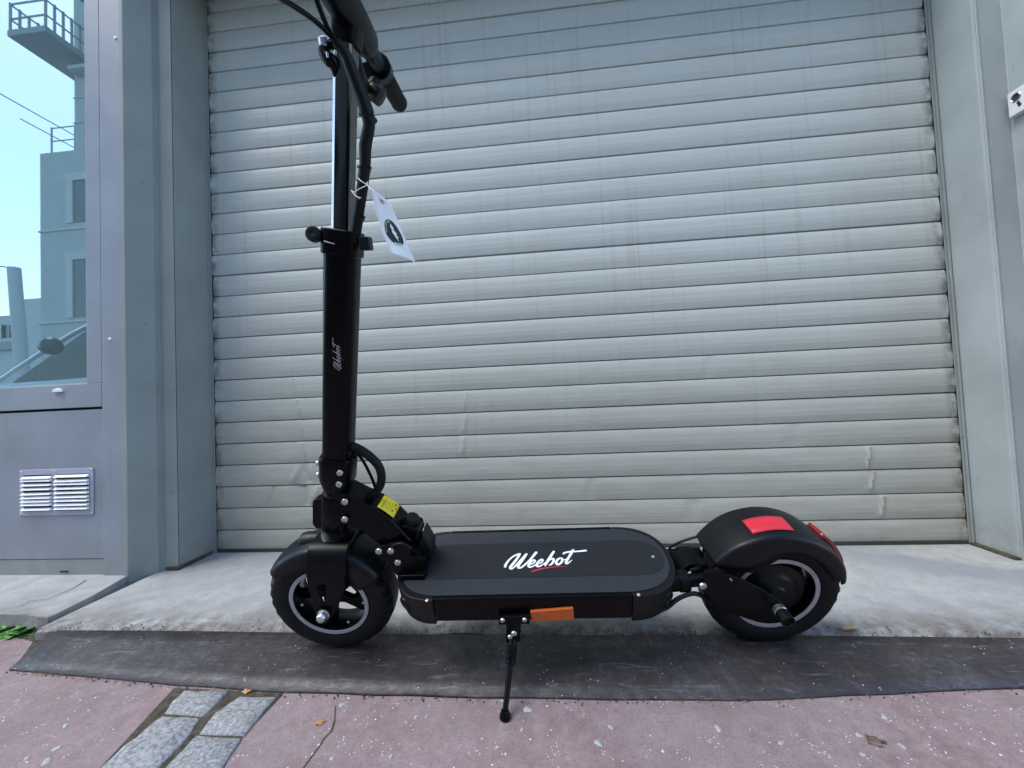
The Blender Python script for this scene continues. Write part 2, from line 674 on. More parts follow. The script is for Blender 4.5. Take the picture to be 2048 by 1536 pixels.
simple("tail_lens", (0.22, 0.012, 0.015), 0.18, coat=0.6, var=0.1)
simple("reflector_orange", (0.55, 0.105, 0.012), 0.3, var=0.12, scale=180, bump=0.1)
simple("label_yellow", (0.80, 0.66, 0.01), 0.5, var=0.02)
simple("label_ink", (0.35, 0.27, 0.02), 0.6)
simple("label_mark", (0.35, 0.08, 0.01), 0.6)
simple("tag_paper", (0.93, 0.93, 0.90), 0.7, var=0.03, scale=40)
simple("tag_ring", (0.68, 0.46, 0.42), 0.7, var=0.05)
simple("emblem_black", (0.02, 0.019, 0.022), 0.6)
simple("emblem_green", (0.25, 0.30, 0.16), 0.6)
simple("string_white", (0.75, 0.75, 0.75), 0.7)
simple("gum", (0.38, 0.385, 0.37), 0.75, world=True, var=0.18, scale=60)
simple("leaf_green", (0.08, 0.22, 0.035), 0.5, world=True, var=0.35, scale=40)
simple("dry_grass", (0.20, 0.15, 0.07), 0.8, world=True, var=0.4, scale=60)
simple("leaf_brown", (0.17, 0.125, 0.085), 0.8, world=True, var=0.4, scale=60)
simple("leaf_orange", (0.50, 0.27, 0.11), 0.75, world=True, var=0.25, scale=50)
simple("asphalt", (0.055, 0.055, 0.057), 0.9, world=True, var=0.3, scale=70, bump=0.4)
simple("stucco", (0.50, 0.52, 0.50), 0.85, world=True, var=0.06, scale=2)
simple("stucco_pale", (0.60, 0.62, 0.62), 0.85, world=True, var=0.05, scale=2)
simple("window_dark", (0.07, 0.09, 0.09), 0.15, world=True, var=0.1)
simple("window_pale", (0.45, 0.52, 0.42), 0.2, world=True, var=0.1)
simple("steel_paint", (0.30, 0.32, 0.34), 0.6, world=True, var=0.1)
simple("red_shutter", (0.33, 0.13, 0.09), 0.7, world=True, var=0.1)
simple("car_paint", (0.46, 0.50, 0.50), 0.25, 0.0, coat=0.8, world=True, var=0.03)
simple("car_chrome", (0.75, 0.78, 0.80), 0.2, 0.6, world=True, var=0.03)
simple("car_black", (0.02, 0.02, 0.021), 0.4, world=True)

# ------------------------------------------------------------------ the setting: ground
ZW = -0.030                              # top of the red pavement
W = 2.475                                # shutter opening


def sheet(name, x0, x1, y0, y1, z, mat, kind="structure", nx=1, ny=1, t=0.0):
    mb = MB()
    if t:
        mb.bx(x0, x1, y0, y1, z - t, z)
    else:
        mb.add([(x0, y0, z), (x1, y0, z), (x1, y1, z), (x0, y1, z)], [(0, 1, 2, 3)])
    o = mb.build(name, mat, flat=True)
    return tag(o, kind=kind)


sidewalk = sheet("sidewalk", -14, 14, -1.70, -0.35, ZW, "red_paving", t=0.16)
kerb = sheet("kerb", -14, 14, -1.86, -1.701, ZW + 0.002, "granite", t=0.16)
road = sheet("road", -400, 400, -400, -1.861, ZW - 0.13, "asphalt", t=0.05)
ground = sheet("ground", -400, 400, -1.0, 400, -0.6, "asphalt", t=0.05)

# concrete apron in front of the shutter: a slab with a slightly ragged outer edge
mb = MB()
NX = 120
xs = [-0.055 + i * 5.2 / NX for i in range(NX + 1)]
vs, fs = [], []
for i, x in enumerate(xs):
    ye = -0.456 + 0.006 * math.sin(x * 21) * math.sin(x * 7.3 + 1) + random.uniform(-0.004, 0.004)
    row = [(x, 0.30, 0.0), (x, -0.20, 0.0), (x, -0.40, -0.002), (x, ye + 0.012, -0.004), (x, ye, -0.010 - random.uniform(0, 0.003)), (x, ye - 0.002, -0.06)]
    vs += row
n_ = 6
for i in range(NX):
    for j in range(n_ - 1):
        fs.append((i * n_ + j, i * n_ + j + 1, (i + 1) * n_ + j + 1, (i + 1) * n_ + j))
mb.add(vs, fs)
apron = tag(mb.build("concrete_apron", "concrete", flat=False, sharp=50), kind="structure")

# raised concrete ledge under the left shop front
kA, kB, kC = hit(268, 1160, z=0.0), hit(200, 1196, z=0.0), hit(118, 1232, z=0.0)
tA, tB, tC = hit(256, 1150, z=0.012), hit(190, 1188, z=0.012), hit(108, 1226, z=0.012)
mb = MB()
top = [(-6, -0.18, 0.012), (-6, -0.400, 0.010)]
e_n = 26
for i in range(e_n):
    x = -2.4 + (tC[0] + 2.4) * i / (e_n - 1)
    top.append((x, float(np.interp(x, [-2.4, -0.25, -0.04], [-0.400, -0.412, -0.428])) + random.uniform(-0.004, 0.004), 0.010 - random.uniform(0, 0.003)))
top += [(tC[0] + 0.004, tC[1] + 0.004, 0.010), (tB[0], tB[1], 0.012), (tA[0], tA[1], 0.012), (tA[0] - 0.002, -0.18, 0.012)]
n = len(top)
mb.add(top + [(p[0] + (0.006 if p[0] > -0.15 else 0), p[1] - (0.004 if p[1] < -0.42 else 0), -0.07) for p in top], [tuple(range(n))] + [(i, (i + 1) % n, n + (i + 1) % n, n + i) for i in range(n)])
ledge = tag(mb.build("concrete_ledge", "concrete", bevel=0.003), kind="structure")
# crack across the ledge
mb = MB()
cr = [hit(u, v, z=0.0125) for u, v in ((172, 1160), (150, 1174), (118, 1188), (92, 1198), (60, 1202), (36, 1212))]
for i in range(len(cr) - 1):
    a, b = Vector(cr[i]), Vector(cr[i + 1])
    d = (b - a).normalized()
    s = Vector((-d.y, d.x, 0)) * 0.0013
    mb.add([a - s, a + s, b + s, b - s], [(0, 1, 2, 3)])
mb.build("crack", "joint_dirt", ledge, flat=True)

# ------------------------------------------------------------------ steel ramp plate
mb = MB()
pl = hit(128, 1256, z=-0.006)
_fe = np.array([hit(u, v, z=ZW + 0.005)[:2] for u, v in ((29, 1337), (300, 1363), (560, 1382), (1000, 1394), (1500, 1397), (2046, 1371))])
pb = hit(28, 1337, z=ZW)
NP = 60
vs, fs = [], []
for i in range(NP + 1):
    t = i / NP
    xb = pl[0] + (4.2 - pl[0]) * t
    xf = pb[0] + (4.2 - pb[0]) * t
    bow = float(np.interp(xf, _fe[:, 0], _fe[:, 1]))
    yf = bow + random.uniform(-0.0015, 0.0015)
    yb = -0.461 - 0.004 * math.exp(-((xb - 1.1) / 0.7) ** 2)
    for q in (0, .25, .5, .75, 1):
        x = xb + (xf - xb) * q
        y = yb + (yf - yb) * q
        z = -0.004 + (ZW + 0.005 + 0.004) * q + 0.0012 * math.sin(x * 5 + q * 3)
        vs.append((x, y, z))
n_ = 5
for i in range(NP):
    for j in range(n_ - 1):
        fs.append((i * n_ + j, i * n_ + j + 1, (i + 1) * n_ + j + 1, (i + 1) * n_ + j))
mb.add(vs, fs)
plate = mb.build("ramp_plate", "steel_plate")
md = plate.modifiers.new("thickness", 'SOLIDIFY')
md.thickness = 0.005
md.offset = -1
tag(plate, "long dark worn steel ramp plate lying along the concrete edge under the scooter", "plate")


def plate_z(y):
    return -0.004 + (ZW + 0.009) * (y + 0.461) / (-0.64 + 0.461)


# ------------------------------------------------------------------ granite setts across the pavement
mb = MB()
poly = [hit(u, v, z=ZW) for u, v in ((348, 1378), (566, 1388), (462, 1500), (392, 1600), (146, 1600), (208, 1530))]
mb.add([(p[0], p[1], ZW + 0.002) for p in poly], [tuple(range(len(poly)))])
mb.build("joint_bed", "joint_dirt", sidewalk, flat=True)
setts_px = [
    [(368, 1381), (455, 1379), (432, 1404), (405, 1429), (330, 1423), (345, 1402)],
    [(480, 1392), (552, 1390), (528, 1418), (488, 1466), (402, 1463), (430, 1424)],
    [(325, 1430), (398, 1434), (372, 1475), (300, 1545), (190, 1545), (246, 1492)],
    [(393, 1470), (480, 1474), (455, 1510), (425, 1560), (310, 1560), (352, 1510)],
    [(183, 1552), (292, 1552), (240, 1620), (110, 1620)],
    [(304, 1568), (418, 1568), (380, 1630), (250, 1630)],
]
for k, px in enumerate(setts_px):
    mb = MB()
    P = [hit(u, v, z=ZW + 0.006) for u, v in px]
    c = sum((Vector(p) for p in P), Vector()) / len(P)
    ring = []
    for i, p in enumerate(P):
        a, b = Vector(p), Vector(P[(i + 1) % len(P)])
        for t in (0, .33, .67):
            q = a.lerp(b, t)
            q = c + (q - c) * random.uniform(1.015, 1.055)
            ring.append(q)
    n = len(ring)
    lo = [(q.x, q.y, ZW - 0.03) for q in ring]
    mid = [(q.x, q.y, ZW + 0.001 + random.uniform(0, .002)) for q in ring]
    hi = [tuple(c + (q - c) * 0.94 + Vector((0, 0, -0.0015)) + Vector((0, 0, random.uniform(-.001, .002)))) for q in ring]
    hi2 = [tuple(c + (q - c) * 0.5 + Vector((0, 0, 0.002 + random.uniform(-.0015, .0015)))) for q in ring]
    fs = []
    for L0 in (0, n, 2 * n):
        fs += [(L0 + i, L0 + (i + 1) % n, L0 + n + (i + 1) % n, L0 + n + i) for i in range(n)]
    fs.append(tuple(3 * n + i for i in range(n)))
    mb.add(lo + mid + hi + hi2, fs)
    mb.build("granite_sett", "granite", sidewalk, sharp=70)

# crack and chewing-gum spots in the red pavement
mb = MB()
cr = [hit(u, v, z=ZW + 0.001) for u, v in ((671, 1412), (669, 1440), (664, 1460), (650, 1474), (640, 1490), (625, 1510), (606, 1536), (590, 1570))]
for i in range(len(cr) - 1):
    a, b = Vector(cr[i]), Vector(cr[i + 1])
    d = (b - a).normalized()
    s = Vector((-d.y, d.x, 0)) * random.uniform(0.0008, 0.0016)
    mb.add([a - s, a + s, b + s, b - s], [(0, 1, 2, 3)])
mb.build("crack", "joint_dirt", sidewalk, flat=True)
gums = [(1055, 1419, 13), (684, 1410, 9), (132, 1452, 9), (94, 1523, 12), (54, 1518, 8), (1222, 1455, 8), (1196, 1486, 10), (832, 1435, 7), (853, 1434, 5),
        (1044, 1460, 6), (1768, 1434, 9), (1436, 1458, 9), (1561, 1487, 6), (1803, 1492, 8), (664, 1518, 6), (115, 1497, 9), (1718, 1471, 8), (1005, 1402, 6),
        (1180, 1371, 6), (782, 1514, 5), (1725, 1510, 6)]
for k, (u, v, r) in enumerate(gums):
    z = ZW
    p = hit(u, v, z=z)
    if p[1] > -0.60:
        continue
    rr = r * 0.62 / 1250.0
    mb = MB()
    n = 18
    ring = []
    ph = [random.uniform(0, 6.3) for _ in range(3)]
    for i in range(n):
        a = 2 * math.pi * i / n
        q = rr * (1 + .22 * math.sin(2 * a + ph[0]) + .14 * math.sin(3 * a + ph[1]) + .09 * math.sin(5 * a + ph[2]))
        ring.append((q * math.cos(a), q * 1.15 * math.sin(a)))
    vs = [(p[0] + x, p[1] + y, z + .0002) for x, y in ring] + [(p[0] + x * .8, p[1] + y * .8, z + .0018) for x, y in ring]
    fs = [(i, (i + 1) % n, n + (i + 1) % n, n + i) for i in range(n)] + [tuple(n + i for i in range(n))]
    mb.add(vs, fs)
    mb.build("gum_spot", "gum", sidewalk, sharp=80)

# ------------------------------------------------------------------ roller shutter
shut = empty("roller_shutter", (W / 2, 0, 0))
tag(shut, "wide closed grey roller shutter of horizontal slats behind the scooter", "shutter")
prof = [(0.0012, 0.0008), (-0.0048, 0.0017), (-0.0066, 0.0030), (-0.0088, 0.0150), (-0.0098, 0.0245), (-0.0099, 0.0252), (-0.0096, 0.0257), (-0.0097, 0.0268),
        (-0.0100, 0.0350), (-0.0101, 0.0445), (-0.00995, 0.0452), (-0.0100, 0.0460), (-0.0090, 0.0590), (-0.0068, 0.0715), (-0.0050, 0.0756), (0.0005, 0.0766)]


def slat_mesh(dents=()):
    NXs = 40 if not dents else 330
    x0, x1 = -W / 2 + 0.010, W / 2 - 0.010
    vs, fs = [], []
    n = len(prof)
    for i in range(NXs + 1):
        x = x0 + (x1 - x0) * i / NXs
        for (y, z) in prof:
            dy = 0
            for (dx, slope, w, amp) in dents:
                xx = x - dx - slope * (z - 0.038)
                dy += amp * (1 if abs(xx) < w else 0) * math.cos(xx / w * math.pi / 2) * (1.0 if 0.004 < z < 0.073 else 0.0)
            vs.append((x, y + dy, z))
    for i in range(NXs):
        for j in range(n - 1):
            fs.append((i * n + j, (i + 1) * n + j, (i + 1) * n + j + 1, i * n + j + 1))
    mb = MB()
    mb.add(vs, fs)
    return mb


proto = slat_mesh().build("slat", "shutter_paint", shut, sharp=24)
proto.location = (0, 0, S)
xr = hit(1740, 950, y=-0.01)[0] - W / 2
xl = hit(603, 900, y=-0.01)[0] - W / 2
xl2 = hit(612, 985, y=-0.01)[0] - W / 2
xm = hit(930, 870, y=-0.01)[0] - W / 2
dented = {
    1: [(xr + 0.028, 0.25, 0.007, -0.0045), (-.30, -.3, .012, .002), (.42, .3, .03, .0025)],
    2: [(xr + 0.004, 0.25, 0.0055, -0.0045), (xl2 - 0.002, -.3, 0.020, 0.007), (xl2 + .03, .6, 0.016, -0.005), (-1.02, .3, .012, .004), (.1, .2, .02, .002)],
    3: [(xr, 0.22, 0.0055, -0.0045), (xl2, -0.4, 0.018, 0.007), (xl2 - .035, .6, 0.016, -0.005), (xl2 + .05, .2, .03, .003)],
    4: [(xl + 0.006, -0.2, 0.007, -0.0045), (xm - .01, .2, 0.006, -.003), (.75, .1, .03, .002)],
    5: [(xl, -0.2, 0.006, -0.0045), (xm, .2, 0.006, -.003)],
    6: [(xl - 0.008, -0.2, 0.006, -0.004), (xm + .003, .2, 0.006, -.0025)],
    7: [(xl - 0.014, -0.2, 0.006, -0.003), (.5, .3, .02, .0015)],
}
NSL = 27
for i in range(0, NSL):
    if i in dented:
        o = slat_mesh(dented[i]).build("slat", "shutter_paint", shut, sharp=24)
    else:
        o = proto.copy()
        COL.objects.link(o)
        o.parent = shut
    o.location = (random.uniform(-.002, .002), random.uniform(-.0012, .0008), i * S)
    o.rotation_euler = (random.uniform(-.012, .012), 0, random.uniform(-.0004, .0004))
proto.location = (0, 0.0, NSL * S)
mb = MB()
mb.bx(-W / 2 + .012, W / 2 - .012, -0.012, 0.010, 0.0, 0.0125)
mb.build("bottom_seal", "seal_rubber", shut, bevel=0.002)
mb = MB()
mb.bx(-W / 2 - .06, W / 2 + .06, 0.022, 0.03, -0.05, 3.0)
mb.build("backing", "dark_gap", shut)
for sx in (-1, 1):
    mb = MB()
    xg = sx * (W / 2)
    mb.bx(min(xg, xg - sx * 0.009), max(xg, xg - sx * 0.009), -0.0135, -0.0105, -0.004, 2.7)
    mb.bx(min(xg, xg - sx * 0.003), max(xg, xg - sx * 0.003), -0.020, -0.0136, -0.004, 2.7)
    mb.build("guide_rail", "wall_paint", shut, bevel=0.0008)

# ------------------------------------------------------------------ walls of the recess (profiles in plan, extruded upwards)
ZT = 2.06


def plan_prism(name, poly, z0, z1, mat, parent=None, bevel=0.0):
    mb = MB()
    mb.prism(poly, lambda a, b, d: (a, b, d), z0, z1)
    return mb.build(name, mat, parent, bevel=bevel)


pil_l = plan_prism("wall_pier", [(0.0, 0.30), (0.0, -0.143), (-0.002, -0.146), (-0.049, -0.152), (-0.050, -0.1665), (-0.0585, -0.175), (-0.099, -0.2145), (-0.113, -0.2145), (-0.113, 0.30)], -0.03, ZT, "wall_paint", bevel=0.002)
tag(pil_l, "stepped grey painted pier between the glazed shop front and the roller shutter", "wall")
mb = MB()
mb.bx(-0.0525, -0.0494, -0.1555, -0.1508, -0.03, ZT)
mb.build("dark_joint", "dark_gap", pil_l)
# shallow skirting at the pier's foot
mb = MB()
mb.bx(-0.04, 0.004, -0.154, -0.02, -0.03, 0.012)
mb.build("skirting", "joint_dirt", pil_l, bevel=0.004)

pil_r = plan_prism("wall_pier", [(W, 0.30), (W + 0.004, -0.122), (W + 0.010, -0.1285), (W + 0.020, -0.130), (W + 0.075, -0.130), (W + 0.082, -0.30), (W + 0.9, -0.30), (W + 0.9, 0.30)], -0.03, ZT, "wall_paint_lit", bevel=0.002)
tag(pil_r, "grey painted pier and reveal closing the shutter opening beside the small box", "wall")
mb = MB()
mb.tube([(W + 0.009, -0.129, -0.02), (W + 0.009, -0.129, ZT)], 0.0030, 8, sub=0)
mb.build("corner_bead", "wall_paint_lit", pil_r)
mb = MB()
mb.bx(W - 0.010, W + 0.006, -0.128, -0.002, -0.02, 0.008)
mb.build("skirting", "joint_dirt", pil_r, bevel=0.003)

lint = MB()
lint.bx(-3.5, 6.0, -0.235, 0.30, 2.06, 5.6)  # out of view; underside set low to shade the top of the shutter
lint = tag(lint.build("lintel_wall", "wall_paint", bevel=0.004), "grey painted wall over the shutter opening and shop front", "wall")
fw = MB()
fw.bx(W + 0.9, 6.0, -0.30, 0.30, -0.03, 2.06)
tag(fw.build("side_wall", "wall_paint"), "grey wall continuing past the pier with the small box", "wall")

# small white key-switch box on the left-facing side of the pier
kx = W + 0.058
p0 = hit(2011, 191, x=kx)
p1 = hit(2019, 238, x=kx)
kb = MB()
zt, zb = p0[2], p1[2] + 0.002
yk = (p0[1] + p1[1]) / 2
kb.bx(kx, W + 0.0775, yk - 0.105, yk, zb, zt)
kbo = kb.build("key_switch_box", "box_plastic", bevel=0.003)
tag(kbo, "small white switch box with dark keyhole fixed to the pier by the shutter", "switch box")
zc = (zt + zb) / 2
for dy, dz, r in ((-0.020, 0.012, 0.0075), (-0.0245, -0.006, 0.003), (-0.027, -0.014, 0.0035)):
    b = MB()
    b.lathe([(0, 0.0002), (r * 0.8, 0.0002), (r, 0.0012), (r * 1.25, 0.0006), (r * 1.3, 0.0)], (kx - 0.0002, yk + dy, zc + dz), (-1, 0, 0), 18)
    b.build("keyhole" if r > .005 else "button", "emblem_black", kbo)
b = MB()
b.lathe([(0.0085, 0.0), (0.0105, 0.0018), (0.0125, 0.0)], (kx - 0.0001, yk - 0.020, zc + 0.012), (-1, 0, 0), 24)
b.build("keyhole_ring", "brushed_steel", kbo)

# ------------------------------------------------------------------ glazed shop front on the left
YF = -0.205
shop = empty("shop_front", (-0.6, YF, 0))
tag(shop, "blue grey metal shop front with mirror-like glass above a plain panel", "shop front")


def part(mb, name, mat, parent=shop, bevel=0.0015, **kw):
    o = mb.build(name, mat, parent, bevel=bevel, **kw)
    if parent is shop:
        o.matrix_parent_inverse = Matrix.Translation(shop.location).inverted()
    return o


XG, XS, XP = -0.243, -0.190, -0.1135
ZS, ZG0 = 0.5365, 0.612
mb = MB().bx(XS + 0.002, XP, YF - 0.006, 0.1, -0.02, 2.06)
fr = part(mb, "frame_post", "frame_paint", bevel=0.003)
mb = MB().bx(XG, XS, YF - 0.004, YF + 0.045, ZG0, 2.06)
part(mb, "sash_stile", "frame_paint")
mb = MB().bx(-2.6, XS, YF - 0.0045, YF + 0.045, ZS, ZG0 - 0.0005)
sb = part(mb, "sash_rail", "frame_paint")
mb = MB()
mb.bx(-2.6, XG + 0.002, YF + 0.012, YF + 0.018, ZG0 - 0.001, 2.06)
pane = part(mb, "glass_pane", "window_glass", bevel=0.0)
mb = MB().bx(-2.6, XG, YF + 0.004, YF + 0.012, ZG0 - 0.0006, ZG0 + 0.003)
part(mb, "glazing_bead", "vent_plate", bevel=0.0)
mb = MB().bx(-2.6, XS + 0.001, YF + 0.02, YF + 0.06, ZS - 0.010, ZS + 0.004)
part(mb, "shadow_gap", "dark_gap", bevel=0.0)
mb = MB().bx(-2.6, XS, YF - 0.001, YF + 0.05, 0.062, ZS - 0.0075)
part(mb, "lower_panel", "frame_paint")
mb = MB().bx(-2.6, XS + 0.001, YF + 0.001, YF + 0.05, -0.02, 0.0605)
part(mb, "plinth", "wall_paint", bevel=0.001)
mb = MB().bx(-0.345, -0.318, YF - 0.0018, YF + 0.002, 0.021, 0.0245)
part(mb, "drain_slot", "dark_gap", bevel=0.0)
# half-moon finger pull
c = hit(118, 782, y=YF - 0.005)
mb = MB()
pts = [(0.0175 * math.cos(a), 0.0125 * math.sin(a)) for a in [math.pi * i / 16 for i in range(17)]]
mb.prism(pts, lambda a, b, d: (c[0] + a, d, c[2] - 0.004 + b), YF - 0.012, YF - 0.0046)
part(mb, "finger_pull", "vent_aluminium", bevel=0.002)
for (u, v) in ((220, 678), (231, 76)):
    q = hit(u, v, y=YF - 0.006)
    mb = MB()
    mb.lathe([(0.0055, 0), (0.0045, 0.002), (0.0, 0.003)], (q[0], YF - 0.006, q[2]), (0, -1, 0), 12)
    part(mb, "rivet", "vent_aluminium", bevel=0)

# ventilation grille screwed to the lower panel
vtl, vtr, vbl, vbr = (hit(u, v, y=YF - 0.003) for u, v in ((36, 940), (186, 936), (43, 1031), (188, 1030)))
vx0, vx1 = (vtl[0] + vbl[0]) / 2, (vtr[0] + vbr[0]) / 2
vz0, vz1 = (vbl[2] + vbr[2]) / 2, (vtl[2] + vtr[2]) / 2
vent = MB()
vent.bx(vx0, vx1, YF - 0.0036, YF - 0.0012, vz0, vz1)
vo = vent.build("vent_grille", "vent_plate", bevel=0.0008)
tag(vo, "double louvred aluminium vent grille screwed to the blue grey lower panel", "vent")
vw, vh = vx1 - vx0, vz1 - vz0
for cidx, (fx0, fx1) in enumerate(((0.055, 0.445), (0.505, 0.945))):
    mb = MB().bx(vx0 + vw * fx0, vx0 + vw * fx1, YF - 0.0042, YF - 0.0035, vz0 + vh * 0.10, vz0 + vh * 0.885)
    mb.build("vent_opening", "dark_gap", vo)
    base = None
    for k in range(9):
        z0 = vz0 + vh * (0.115 + 0.0865 * k)
        if base is None:
            mb = MB()
            xa, xb = vx0 + vw * fx0 - 0.001, vx0 + vw * fx1 + 0.001
            mb.add([(xa, -0.0044, 0.0), (xb, -0.0044, 0.0), (xb, -0.0125, 0.0015), (xa, -0.0125, 0.0015), (xa, -0.0044, 0.0088), (xb, -0.0044, 0.0088), (xb, -0.0132, 0.0030), (xa, -0.0132, 0.0030)],
                   [(0, 1, 2, 3), (4, 7, 6, 5), (3, 2, 6, 7), (0, 3, 7, 4), (1, 5, 6, 2)])
            base = mb.build("louvre", "vent_aluminium", vo, bevel=0.0006)
            o = base
        else:
            o = base.copy()
            COL.objects.link(o)
            o.parent = vo
        o.location = (0, YF, z0)
        o.rotation_euler = (0, random.uniform(-.006, .006), 0)
for (fx, fz) in ((0.02, 0.955), (0.475, 0.955), (0.975, 0.965), (0.02, 0.045), (0.975, 0.03)):
    mb = MB()
    mb.lathe([(0.0034, 0), (0.0028, 0.0014), (0.0, 0.0020)], (vx0 + vw * fx, YF - 0.0036, vz0 + vh * fz), (0, -1, 0), 12)
    mb.build("screw", "bolt_steel", vo)

# ------------------------------------------------------------------ the scooter (local axes: x to the rear, y to the wall, z up the stem plane)
Pf = hit(670, 1292, z=-0.012)
Pr = hit(1545, 1280, z=-0.012)
LEAN = R_(18.9)                       # it rests on its kickstand, tilted to the street
_e = Vector(Pr - Pf).normalized()
_lat = Vector((0, 0, 1)).cross(_e)
_u = Vector((0, 0, 1)) * math.cos(LEAN) - _lat * math.sin(LEAN)
_l = _lat * math.cos(LEAN) + Vector((0, 0, 1)) * math.sin(LEAN)
GS = 1.036
EN, LN, UN = np.array(_e), np.array(_l), np.array(_u)
O0 = POS - Pf


def L(px, py, lat):
    """photo pixel on the plane `lat` metres from the scooter's mid plane -> local point"""
    d = ray(px, py)
    t = (lat - O0 @ LN) / (d @ LN)
    P = O0 + t * d
    return Vector((P @ EN, lat, P @ UN))


def LU(px, py, up):
    """photo pixel on a plane parallel to the deck, `up` high"""
    d = ray(px, py)
    t = (up - O0 @ UN) / (d @ UN)
    P = O0 + t * d
    return Vector((P @ EN, P @ LN, up))


scoot = empty("electric_scooter")
tag(scoot, "black electric kick scooter leaning on its kickstand in front of the roller shutter", "scooter")
SMW = Matrix.Translation(Vector(POS + GS * (Pf - POS))) @ Matrix((_e, _l, _u)).transposed().to_4x4() @ Matrix.Scale(GS, 4)
scoot.matrix_world = SMW
SMI = SMW.inverted()

EU = lambda a, b, d: (a, d, b)        # prism in the side view, extruded across


def side(poly_px, lat, d0, d1, mb=None, m=0):
    mb = mb or MB()
    P = [L(u, v, lat) for u, v in poly_px]
    return mb.prism([(p.x, p.z) for p in P], EU, d0, d1, m)


def rot_pt(a, r, c):
    return (c[0] + r * math.cos(a), c[1] + r * math.sin(a))


# -- bolts share one mesh
_b = MB()
_b.lathe([(0.0058, 0.0), (0.0058, 0.0014), (0.0050, 0.0030), (0.0030, 0.0038), (0.0029, 0.0016), (0.0, 0.0016)], (0, 0, 0), (0, -1, 0), 18)
_bolt_mesh = _b.build("bolt", "bolt_steel", scoot, sharp=40)
_bolt_used = [False]


def bolt(p, parent, s=1.0, rot=(0, 0, 0), name="bolt"):
    if not _bolt_used[0]:
        o = _bolt_mesh
        _bolt_used[0] = True
    else:
        o = _bolt_mesh.copy()
        COL.objects.link(o)
    o.name = name
    o.parent = parent
    o.location = p
    o.scale = (s, s, s)
    o.rotation_euler = rot
    return o


# -- wheels
FW = (0.032, 0.150)
RW = (0.886, 0.150)


def make_wheel(c, front):
    o = (c[0], 0, c[1])
    A = (0, -1, 0)                     # axis towards the camera
    rim = MB()
    # barrel
    rim.lathe([(0.0785, 0.030), (0.0785, -0.012), (0.0740, -0.012), (0.0690, -0.004), (0.0680, 0.018), (0.0705, 0.030)], o, A, 64, closed=True)
    if front:
        rim.lathe([(0.0, 0.026), (0.012, 0.026), (0.016, 0.018), (0.016, -0.028), (0.0, -0.028)], o, A, 32)
        for k in range(5):
            a0 = R_(90 + 72 * k + 14)
            for da in (0.0,):
                a1 = a0 + 0.12
                p0 = Vector((c[0] + 0.012 * math.cos(a0 + da), 0, c[1] + 0.012 * math.sin(a0 + da)))
                p1 = Vector((c[0] + 0.069 * math.cos(a1), 0, c[1] + 0.069 * math.sin(a1)))
                d = (p1 - p0).normalized()
                s = Vector((-d.z, 0, d.x))
                vs = []
                for p, wd in ((p0, 0.0075), (p1, 0.0090)):
                    for sgn, yy in ((-1, -0.008), (1, -0.008), (1, 0.004), (-1, 0.004)):
                        vs.append(p + s * wd * sgn + Vector((0, yy, 0)))
                rim.add(vs, [(0, 1, 2, 3), (4, 7, 6, 5), (0, 4, 5, 1), (1, 5, 6, 2), (2, 6, 7, 3), (3, 7, 4, 0)])
    else:
        # hub motor
        for k in range(6):
            a0 = R_(20 + 60 * k)
            pts = [rot_pt(a0 + s * w, r, c) for s, w, r in ((-1, .34, .067), (1, .34, .067), (1, .38, .056), (-1, .38, .056))]
            rim.prism(pts, EU, -0.014, 0.014)
    w = rim.build("wheel", "black_paint", scoot, sharp=32)
    if not front:
        hm = MB()
        hm.lathe([(0.0, 0.036), (0.016, 0.036), (0.019, 0.033), (0.036, 0.031), (0.041, 0.026), (0.043, 0.0235), (0.0575, 0.0215), (0.0595, 0.018), (0.0595, -0.012), (0.0, -0.016)], o, A, 56)
        hm.build("hub_motor", "mudguard_plastic", w, sharp=28)
    t = MB()
    # carcass with tread blocks at the shoulders
    pr = [(0.0780, -0.028), (0.088, -0.0335), (0.101, -0.0345), (0.1115, -0.0315), (0.1185, -0.0265, 0.1125), (0.1228, -0.0165, 0.1175), (0.1236, -0.0160, 0.1236), (0.1250, 0.0),
          (0.1236, 0.0160, 0.1236), (0.1228, 0.0165, 0.1175), (0.1185, 0.0265, 0.1125), (0.1115, 0.0315), (0.101, 0.0345), (0.088, 0.0335), (0.0780, 0.028)]
    t.lathe(pr, o, A, 120, closed=True)
    t.build("tyre", "tyre_rubber", w, sharp=28)
    g = MB()
    g.lathe([(0.0788, 0.0300), (0.0788, 0.0316), (0.0712, 0.0316), (0.0712, 0.0300)], o, A, 72, closed=True)
    g.build("rim_line", "rim_line", w)
    for k in range(5):
        a = R_((192, 238, 292, 350, 62)[k] if front else (100, 38, 330, 272, 205)[k])
        r = 0.0645 if front else 0.0535
        bolt(Vector((c[0] + r * math.cos(a), -0.0205 if front else -0.0185, c[1] + r * math.sin(a))), w, 0.62)
    return w


w_f = make_wheel(FW, True)
w_r = make_wheel(RW, False)
# drilled brake disc behind the front wheel
mb = MB()
n_h = 60
o = (FW[0], 0, FW[1])
mb.lathe([(0.0545, -0.0225), (0.0545, -0.0245), (0.040, -0.0245), (0.040, -0.0225)], o, (0, -1, 0), 60, closed=True)
for k in range(6):
    a = R_(60 * k + 20)
    pts = [rot_pt(a - .10, .041, FW), rot_pt(a + .10, .041, FW), rot_pt(a + .55, .018, FW), rot_pt(a + .2, .018, FW)]
    mb.prism(pts, EU, 0.0225, 0.0245)
disc = mb.build("brake_disc", "black_paint", w_f)
mb = MB()
for k in range(30):
    a = R_(12 * k)
    r = 0.0435 if k % 2 else 0.0505
    p = rot_pt(a, r, FW)
    mb.lathe([(0.0, 0), (0.0021, 0), (0.0021, 0.0006), (0.0, 0.0006)], (p[0], 0.0224, p[1]), (0, -1, 0), 10)
holes = mb.build("disc_holes", "brushed_steel", w_f)
